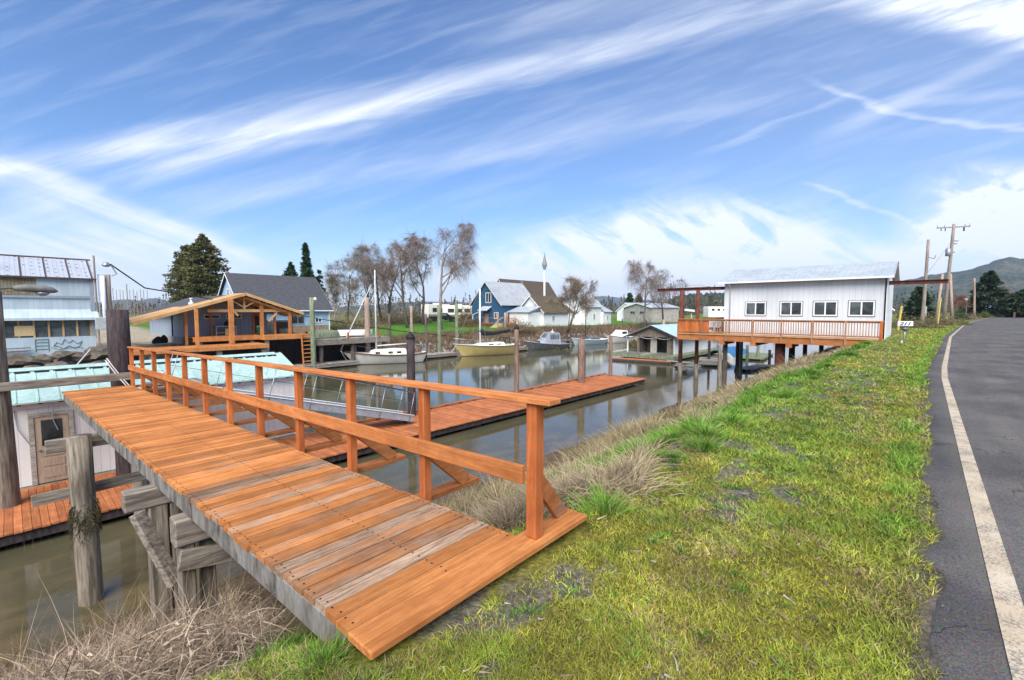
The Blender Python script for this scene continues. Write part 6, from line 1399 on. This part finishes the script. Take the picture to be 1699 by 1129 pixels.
# far bank turf and dead grass fringe
n = 60000; a = RNG.uniform(24, 100, n); s = far_edge(a)+RNG.uniform(.6, 7.0, n)**1.0; d = a*FX+s*FY
w = s-far_edge(a); nn = fbm(a*.4, s*.4, 3)
green = smooth(w+(nn-.5)*3, 4.0, 5.6); c = mixc(jit((.25,.18,.11), n, .3), jit((.11,.25,.025), n, .2), green)
hgt = np.where(green > .5, RNG.uniform(.08, .22, n), RNG.uniform(.25, .7, n))*np.where(w < 1.2, .5, 1)
ribbons('bank_grass', put(a, s), up_dirs(n, .5), hgt, RNG.normal(size=(n, 3))*.4, .02+.0004*d, 2, c, kind='stuff')
n = 2600; a = RNG.uniform(30, 80, n); s = far_edge(a)+RNG.uniform(.3, 2.6, n); ct = put(a, s); sz = RNG.uniform(.10, .32, n)
V = ct[:, None, :]+np.array([(1,0,0),(-.6,.8,0),(-.6,-.8,0),(0,0,.9)])[None]*sz[:, None, None]*RNG.uniform(.6, 1.3, (n, 4, 3))
F = (np.array([(0,1,3),(1,2,3),(2,0,3)])[None]+(np.arange(n)*4)[:, None, None]).reshape(-1, 3)
ok = np.repeat(fbm(a*.2, s*.2, 9) > .42, 3)
tag(np_mesh('rubble', V.reshape(-1, 3), F[ok], 'leaf', None, np.repeat(np.array([.36,.29,.25])[None]*RNG.uniform(.4, 1.5, (n, 1)), 4, 0)), kind='stuff')

# ---------------------------------------------------------------- trees
def rand_perp(d):
    q = Vector((random.gauss(0,1), random.gauss(0,1), random.gauss(0,1))); q = q-d*q.dot(d); return q.normalized()
def bare_tree(name, label, px, yt, d, z, group=None, weep=.8, spread=.5, seed=1, bark='birch_bark', tw=(.23,.145,.115), ntw=20, tlen=1.0, stems=1, lean=(0,0), tww=.024, forkh=.35):
    random.seed(seed); p = at_d(px, 520, d); H = at_d(px, yt, d).z - z
    t_ = thing(name, label, 'tree', (p.x, p.y, z), 0, group)
    mb = MB(); TP = []; TD = []
    def branch(p, dr, L, r, lv):
        n_ = 5 if lv < 2 else 4; pts = [p]; rr = [r]; q = dr.copy()
        for i in range(n_):
            q = (q + rand_perp(q)*random.uniform(.05, .26) + Vector((0,0,.10 if lv < 3 else -.06*weep))).normalized()
            pts.append(pts[-1]+q*L/n_); rr.append(r*(1-.75*(i+1)/n_))
        mb.tube(pts, rr, 7 if lv == 0 else 5 if lv == 1 else 3, lv < 2)
        if lv >= 2:
            for _ in range(ntw if lv == 3 else ntw//3):
                i = random.randrange(1, len(pts)); TP.append(pts[i-1].lerp(pts[i], random.random())); TD.append((q*.5+rand_perp(q)*.9+Vector((0,0,.15))).normalized())
        if lv < 3:
            m_ = (5, 5, 4)[lv] if lv else 6
            for j in range(m_):
                f = (forkh+(1-forkh)*(j+.6)/m_) if lv == 0 else .3+.7*(j+.5)/m_
                x = f*n_; i = min(n_-1, int(x)); b_ = pts[i].lerp(pts[i+1], x-i)
                dq = (pts[i+1]-pts[i]).normalized(); an = random.uniform(.45, .9)*(spread/.5)*(1.25-.5*f)
                nd = (dq*math.cos(an)+rand_perp(dq)*math.sin(an)).normalized()
                if lv == 0 and nd.z < .25: nd.z = .25; nd.normalize()
                branch(b_, nd, L*random.uniform(.42, .62)*(1.15-.45*f), max(.012, rr[i]*.55), lv+1)
    for k in range(stems):
        q = Vector((lean[0]+(random.uniform(-.45,.45) if stems > 1 else 0), lean[1]+(random.uniform(-.45,.45) if stems > 1 else 0), 1)).normalized()
        branch(Vector((0,0,-.3)), q, H*.80, H*.020/(stems**.4), 0)
    mb.build('trunk', bark, t_, True)
    n = len(TP); P = np.array(TP); D = np.array(TD); L = RNG.uniform(.5, 1.3, n)*tlen
    P[:, 2] = np.minimum(P[:, 2], H-.1)
    bend = RNG.normal(size=(n, 3))*.3; bend[:, 2] -= weep*RNG.uniform(.5, 1.6, n)
    ribbons('crown', P, D, L, bend, np.full(n, tww), 3, jit(tw, n, .22), 'twig', t_, .6)
    random.seed(seed+100); return t_
BG = 'bare weeping birches behind the white sailboat'
bare_tree('birch_tree', 'bare greyish tree at the left end of the birch row, next to the dark-roofed house', 556, 456, 76, -.7, BG, .35, .6, 3, 'birch_bark', (.28,.23,.20), 28, 1.0)
bare_tree('birch_tree', 'bare birch with a dark straight trunk, second in the row from the dark-roofed house', 577, 431, 74, -.7, BG, .4, .65, 4, 'bark', (.26,.215,.185), 36, 1.1)
bare_tree('birch_tree', 'bare drooping birch rising right behind the white sailboat mast', 616, 416, 72, -.8, BG, .45, .65, 5, 'bark', (.265,.215,.19), 36, 1.1)
bare_tree('birch_tree', 'bare brown birch on the lawn just left of the row centre gap', 648, 402, 74, -.8, BG, .45, .62, 16, 'bark', (.265,.21,.18), 36, 1.1)
bare_tree('birch_tree', 'bare birch with reddish drooping twigs above the black-capped pile', 676, 392, 68, -.9, BG, .5, .65, 7, 'bark', (.27,.205,.17), 38, 1.2)
bare_tree('birch_tree', 'tallest birch of the row, with a pale trunk and long hanging twigs', 731, 371, 66, -.9, BG, 1.0, .55, 8, 'birch_bark', (.275,.22,.19), 38, 1.4)
bare_tree('birch_tree', 'slender bare birch between the two brown middle birches of the row', 634, 412, 78, -.8, BG, .7, .6, 17, 'bark', (.27,.225,.195), 34, 1.1)
bare_tree('birch_tree', 'bare grey birch filling the gap left of the tallest pale one', 702, 396, 74, -.8, BG, .8, .6, 18, 'bark', (.27,.22,.19), 34, 1.1)
bare_tree('birch_tree', 'pale weeping birch beyond the boathouse roof', 1070, 433, 82, -1.0, None, 1.1, .72, 9, 'birch_bark', (.29,.235,.205), 32, 1.5)
bare_tree('bare_tree', 'dark bare tree between the pale birch and the rusty posts', 1100, 452, 84, -1.0, None, .1, .6, 10, 'bark', (.17,.125,.10), 12, .9)
bare_tree('bare_tree', 'thin twiggy bare tree showing behind the rusty posts', 1136, 466, 80, -1.0, None, .1, .6, 11, 'bark', (.19,.15,.12), 8, .8)
bare_tree('bare_tree', 'leaning multi-stemmed bare tree in front of the white cottages', 942, 463, 64, -1.2, None, .25, .65, 12, 'bark', (.24,.185,.13), 18, .8, 3, (.25,-.15))
bare_tree('bare_tree', 'bare red-brown tree behind the tallest utility pole', 1590, 492, 105, -.3, None, .2, .7, 13, 'bark', (.27,.14,.10), 16, 1.2)
bare_tree('bare_tree', 'hazy bare tree below the hill, right of the big dark conifer', 1668, 478, 150, -.3, None, .2, .6, 14, 'bark', (.23,.185,.16), 18, 1.8, 1, (0,0), .07)

def evergreen(name, label, px, yt, d, z, wpx, group=None, prof=lambda t: (1-t)**.85*(1-.6*max(0,.12-t)/.12), cols=((.022,.05,.022),(.045,.085,.03)), nb=190, spray=60, droop=.25, seed=1, sz=.30, trunk=True, cat='tree', base=.06):
    rg = np.random.default_rng(seed); p = at_d(px, 520, d); H = at_d(px, yt, d).z-z; R = wpx*d/755/2
    t_ = thing(name, label, cat, (p.x, p.y, z), 0, group)
    if trunk: MB().tube([(0,0,-.4),(.05,0,H*.4),(0,0,H*.97)], [H*.022, H*.016, .03], 8).build('trunk', 'bark', t_, True)
    t = base+(1-base)*rg.uniform(0, 1, nb)**1.15; th = rg.uniform(0, 2*PI, nb); lob = 1+.22*np.sin(th*3+t*9+seed)+rg.normal(size=nb)*.16
    rad = np.maximum(.12, np.array([prof(x) for x in t])*R*np.clip(lob, .45, 1.35))
    k = np.repeat(np.arange(nb), spray); n = len(k); f = rg.uniform(.12, 1, n)**.6
    rr = rad[k]*f; ang = th[k]+rg.normal(size=n)*.16; zc = t[k]*H - droop*rr*f + rg.normal(size=n)*(.05*H**.5)*.55
    P = np.c_[rr*np.cos(ang), rr*np.sin(ang), zc] + rg.normal(size=(n, 3))*.10
    u1 = rg.normal(size=(n, 3)); u1[:, 2] *= .5; u1 += np.c_[np.cos(ang), np.sin(ang), np.full(n, -droop)]*.9; u1 /= np.linalg.norm(u1, axis=1)[:, None]
    u2 = np.cross(u1, rg.normal(size=(n, 3))); u2 /= np.linalg.norm(u2, axis=1)[:, None]
    s_ = (sz*rg.uniform(.6, 1.4, n)*(d/80)**.5)[:, None]
    V = np.stack([P-u2*s_*.38, P+u2*s_*.38, P+u1*s_*1.1], 1).reshape(-1, 3)
    F = np.arange(3*n).reshape(-1, 3); mixv = np.clip(rg.uniform(0, 1, nb)[k]*.75+rg.uniform(0, .35, n), 0, 1)[:, None]
    c = np.array(cols[0])[None]*(1-mixv)+np.array(cols[1])[None]*mixv
    np_mesh('crown', V, F, 'leaf', t_, np.repeat(c, 3, 0)); return t_
blunt = lambda t: math.sin(min(1, (t+.10)*1.5)*PI/2)*(1-max(0, (t-.5)/.5)**2.4)
evergreen('cypress_tree', 'broad olive-green cypress, the lower left crown of the pair behind the driveway', 315, 408, 96, -.7, 52, None, blunt, ((.07,.075,.027),(.19,.185,.065)), 320, 90, -.1, 2, .32)
evergreen('cypress_tree', 'tall olive-green cypress, the higher crown of the pair behind the driveway', 342, 392, 92, -.7, 56, None, blunt, ((.07,.075,.027),(.19,.185,.065)), 360, 90, -.1, 3, .32)
evergreen('spruce_tree', 'pointed dark green spruce rising over the dark-roofed house', 510, 405, 82, -.7, 40, None, cols=((.018,.05,.02),(.04,.10,.035)), nb=200, seed=4)
evergreen('pine_tree', 'small rounded evergreen left of the pointed spruce', 484, 437, 84, -.7, 28, None, blunt, ((.02,.05,.02),(.045,.10,.035)), 120, 46, .0, 5)
evergreen('pine_tree', 'dark drooping evergreen right of the pointed spruce, at the roof edge', 531, 449, 82, -.7, 22, None, blunt, ((.015,.03,.015),(.035,.055,.028)), 60, 40, .3, 6)
evergreen('conifer_tree', 'big dark spreading conifer by the road bend, under the hill', 1638, 452, 118, -.3, 66, None, lambda t: (1-t)**.7, ((.016,.035,.016),(.045,.075,.03)), 200, 60, .15, 7, .5)
evergreen('conifer_tree', 'dark bushy conifer behind the bare pole near the stilt house', 1524, 478, 78, -.3, 42, None, lambda t: (1-t)**.55, ((.015,.033,.016),(.04,.075,.03)), 130, 60, .1, 8, .36)
evergreen('conifer_tree', 'dark rounded evergreen at the end of the road, cut by the right picture edge', 1697, 482, 105, -.3, 62, None, blunt, ((.014,.032,.015),(.04,.072,.03)), 150, 60, .1, 9, .42)
evergreen('conifer_tree', 'small dark green cone tree beyond the white house wing', 1044, 488, 112, -.7, 26, None, lambda t: (1-t)**.8, ((.02,.05,.022),(.05,.10,.035)), 90, 40, .1, 10, .36)
evergreen('cypress_tree', 'golden brown-green cone tree beside the small dark one', 1060, 490, 115, -.7, 26, None, lambda t: (1-t)**.7, ((.09,.07,.025),(.17,.13,.05)), 90, 40, .1, 11, .36)
BU = 'scrub bushes'
def bush(label, px, yb, d, z, w, h, cols, seed, n=1, group=None, name='bush'):
    p = at_d(px, yb, d); rg = np.random.default_rng(seed); zz = hz_(p.x, p.y) if z is None else z
    t_ = thing(name, label, 'bush', (p.x, p.y, zz), 0, group); nb = 420
    D = rg.normal(size=(nb, 3)); D[:, 2] = np.abs(D[:, 2])+.5; L = rg.uniform(.5, 1.1, nb)*h
    P = np.c_[rg.normal(size=(nb, 2))*w*.18, np.zeros(nb)]
    ribbons('stem', P, D, L, np.c_[rg.normal(size=(nb, 2))*.4, -.45*np.ones(nb)], np.full(nb, .035*(d/60)), 3, jit((.22,.15,.10), nb, .25), 'twig', t_, .6)
    m_ = 2600; th = rg.uniform(0, 2*PI, m_); rr = w*.5*np.sqrt(rg.uniform(0, 1, m_)); zc = h*rg.uniform(.05, 1, m_)*(1-(rr/(w*.55))**2)*(.75+.35*np.sin(th*2+seed)*np.cos(rr*3))
    P = np.c_[rr*np.cos(th), rr*np.sin(th), zc]; u1 = rg.normal(size=(m_, 3)); u1 /= np.linalg.norm(u1, axis=1)[:, None]; u2 = np.cross(u1, rg.normal(size=(m_, 3))); u2 /= np.linalg.norm(u2, axis=1)[:, None]
    s_ = (rg.uniform(.05, .13, m_)*(d/60)**.7)[:, None]; V = np.stack([P-u2*s_*.5, P+u2*s_*.5, P+u1*s_*1.2], 1).reshape(-1, 3)
    c = np.array(cols)[rg.integers(0, len(cols), m_)]*(1+rg.normal(size=(m_, 1))*.2)
    np_mesh('foliage', V, np.arange(3*m_).reshape(-1, 3), 'leaf', t_, np.repeat(c, 3, 0)); return t_
BR = ((.27,.185,.095),(.20,.14,.07),(.13,.12,.04),(.32,.24,.13)); OL = ((.12,.13,.035),(.17,.15,.055),(.20,.15,.08)); GN = ((.045,.09,.025),(.08,.14,.035))
for k, (lb, px, yb, d, w, h, cols) in enumerate([('brown bramble bush under the veranda of the deep blue house', 858, 546, 66, 5.5, 2.3, BR), ('tall tan bramble between the veranda and the white cottage', 893, 546, 63, 5.0, 2.2, BR), ('dense brown bramble hanging over the bank behind the grey cabin boat', 922, 552, 60, 5.0, 2.2, BR),
        ('tan scrub at the foot of the leaning bare tree', 950, 552, 60, 3.6, 2.2, BR), ('reddish bush beside the veranda stairs', 773, 541, 72, 2.8, 1.9, ((.34,.17,.10),(.28,.20,.10),(.16,.15,.05))), ('yellow-green bush left of the veranda stairs', 790, 540, 76, 2.4, 1.6, OL),
        ('olive bush at the corner of the dark-roofed house', 562, 546, 58, 4.2, 2.2, OL), ('wide brown scrub behind the tall tan pile', 600, 540, 66, 8, 3.0, BR), ('brown scrub under the birch row', 645, 534, 76, 8, 3.6, BR), ('brown scrub left of the motorhomes', 688, 534, 80, 6, 3.4, BR), ('tall dark brown scrub between the motorhomes and the blue house', 776, 530, 90, 3.6, 4.2, BR),
        ('olive scrub below the bare pole by the stilt house', 1518, 540, 44, 4.5, 1.9, OL), ('tan scrub round the brace legs of the tallest pole', 1553, 535, 52, 5.0, 2.0, BR), ('green scrub spilling onto the verge below the brace legs', 1578, 536, 52, 3.8, 1.1, OL), ('small dark green bush on the verge past the tallest pole', 1594, 523, 84, 2.6, 2.0, GN), ('rounded green bush in front of the slate cottage', 1634, 519, 105, 3.4, 2.2, GN), ('brown scrub along the verge beside the drift log', 1606, 523, 88, 4.2, 1.6, BR), ('green-brown scrub at the boathouse corner', 1052, 570, 60, 1.8, 1.6, OL)]):
    bush(lb, px, yb, d, None if px < 1400 and px != 1052 else (-3.3 if px == 1052 else -.15), w, h, cols, 40+k)
# far hedgerows and woods: one mass each
def woods(name, px0, px1, d0, d1, h0, h1, n, cols, seed, sz=.9):
    rg = np.random.default_rng(seed); m_ = n; px = rg.uniform(px0, px1, m_); d = rg.uniform(d0, d1, m_); h = rg.uniform(h0, h1, m_)*(.5+.9*fbm(px*.03, px*0, seed)); wd = h*rg.uniform(.28, .6, m_)
    U = (px-849.5)/FPX; X = FX*d+RX*U*d; Y = FY*d+RY*U*d; ci = rg.integers(0, len(cols), m_)
    k = np.repeat(np.arange(m_), 110); q = len(k); t = rg.uniform(0, 1, q); th = rg.uniform(0, 2*PI, q); rr = wd[k]*np.sqrt(rg.uniform(0, 1, q))*np.sin(np.clip(t*1.15+.12, 0, 1)*PI)**.6
    P = np.c_[X[k]+rr*np.cos(th), Y[k]+rr*np.sin(th), -.8+h[k]*t]; u1 = rg.normal(size=(q, 3)); u1 /= np.linalg.norm(u1, axis=1)[:, None]; u2 = np.cross(u1, rg.normal(size=(q, 3))); u2 /= np.linalg.norm(u2, axis=1)[:, None]
    s_ = (sz*rg.uniform(.4, 1, q)*(d[k]/250))[:, None]; V = np.stack([P-u2*s_*.4, P+u2*s_*.4, P+u1*s_], 1).reshape(-1, 3)
    c = np.array(cols)[ci[k]]*(1+rg.normal(size=(q, 1))*.2)
    return tag(np_mesh(name, V, np.arange(3*q).reshape(-1, 3), 'leaf', None, np.repeat(c, 3, 0)), kind='stuff')
BARE = ((.17,.135,.115),(.13,.105,.09),(.20,.16,.13),(.09,.10,.06)); EVG = ((.03,.055,.03),(.045,.075,.035),(.10,.085,.06))
woods('far_woods', 150, 320, 170, 320, 4, 9, 60, BARE, 1); woods('far_woods', 530, 800, 120, 260, 5, 10, 110, BARE, 2); woods('far_woods', 960, 1215, 170, 330, 5, 11, 120, BARE+EVG, 3)
woods('far_woods', 1100, 1330, 320, 460, 10, 20, 90, EVG, 4, 1.1); woods('far_woods', 1480, 1760, 190, 380, 5, 12, 110, BARE+EVG, 5)
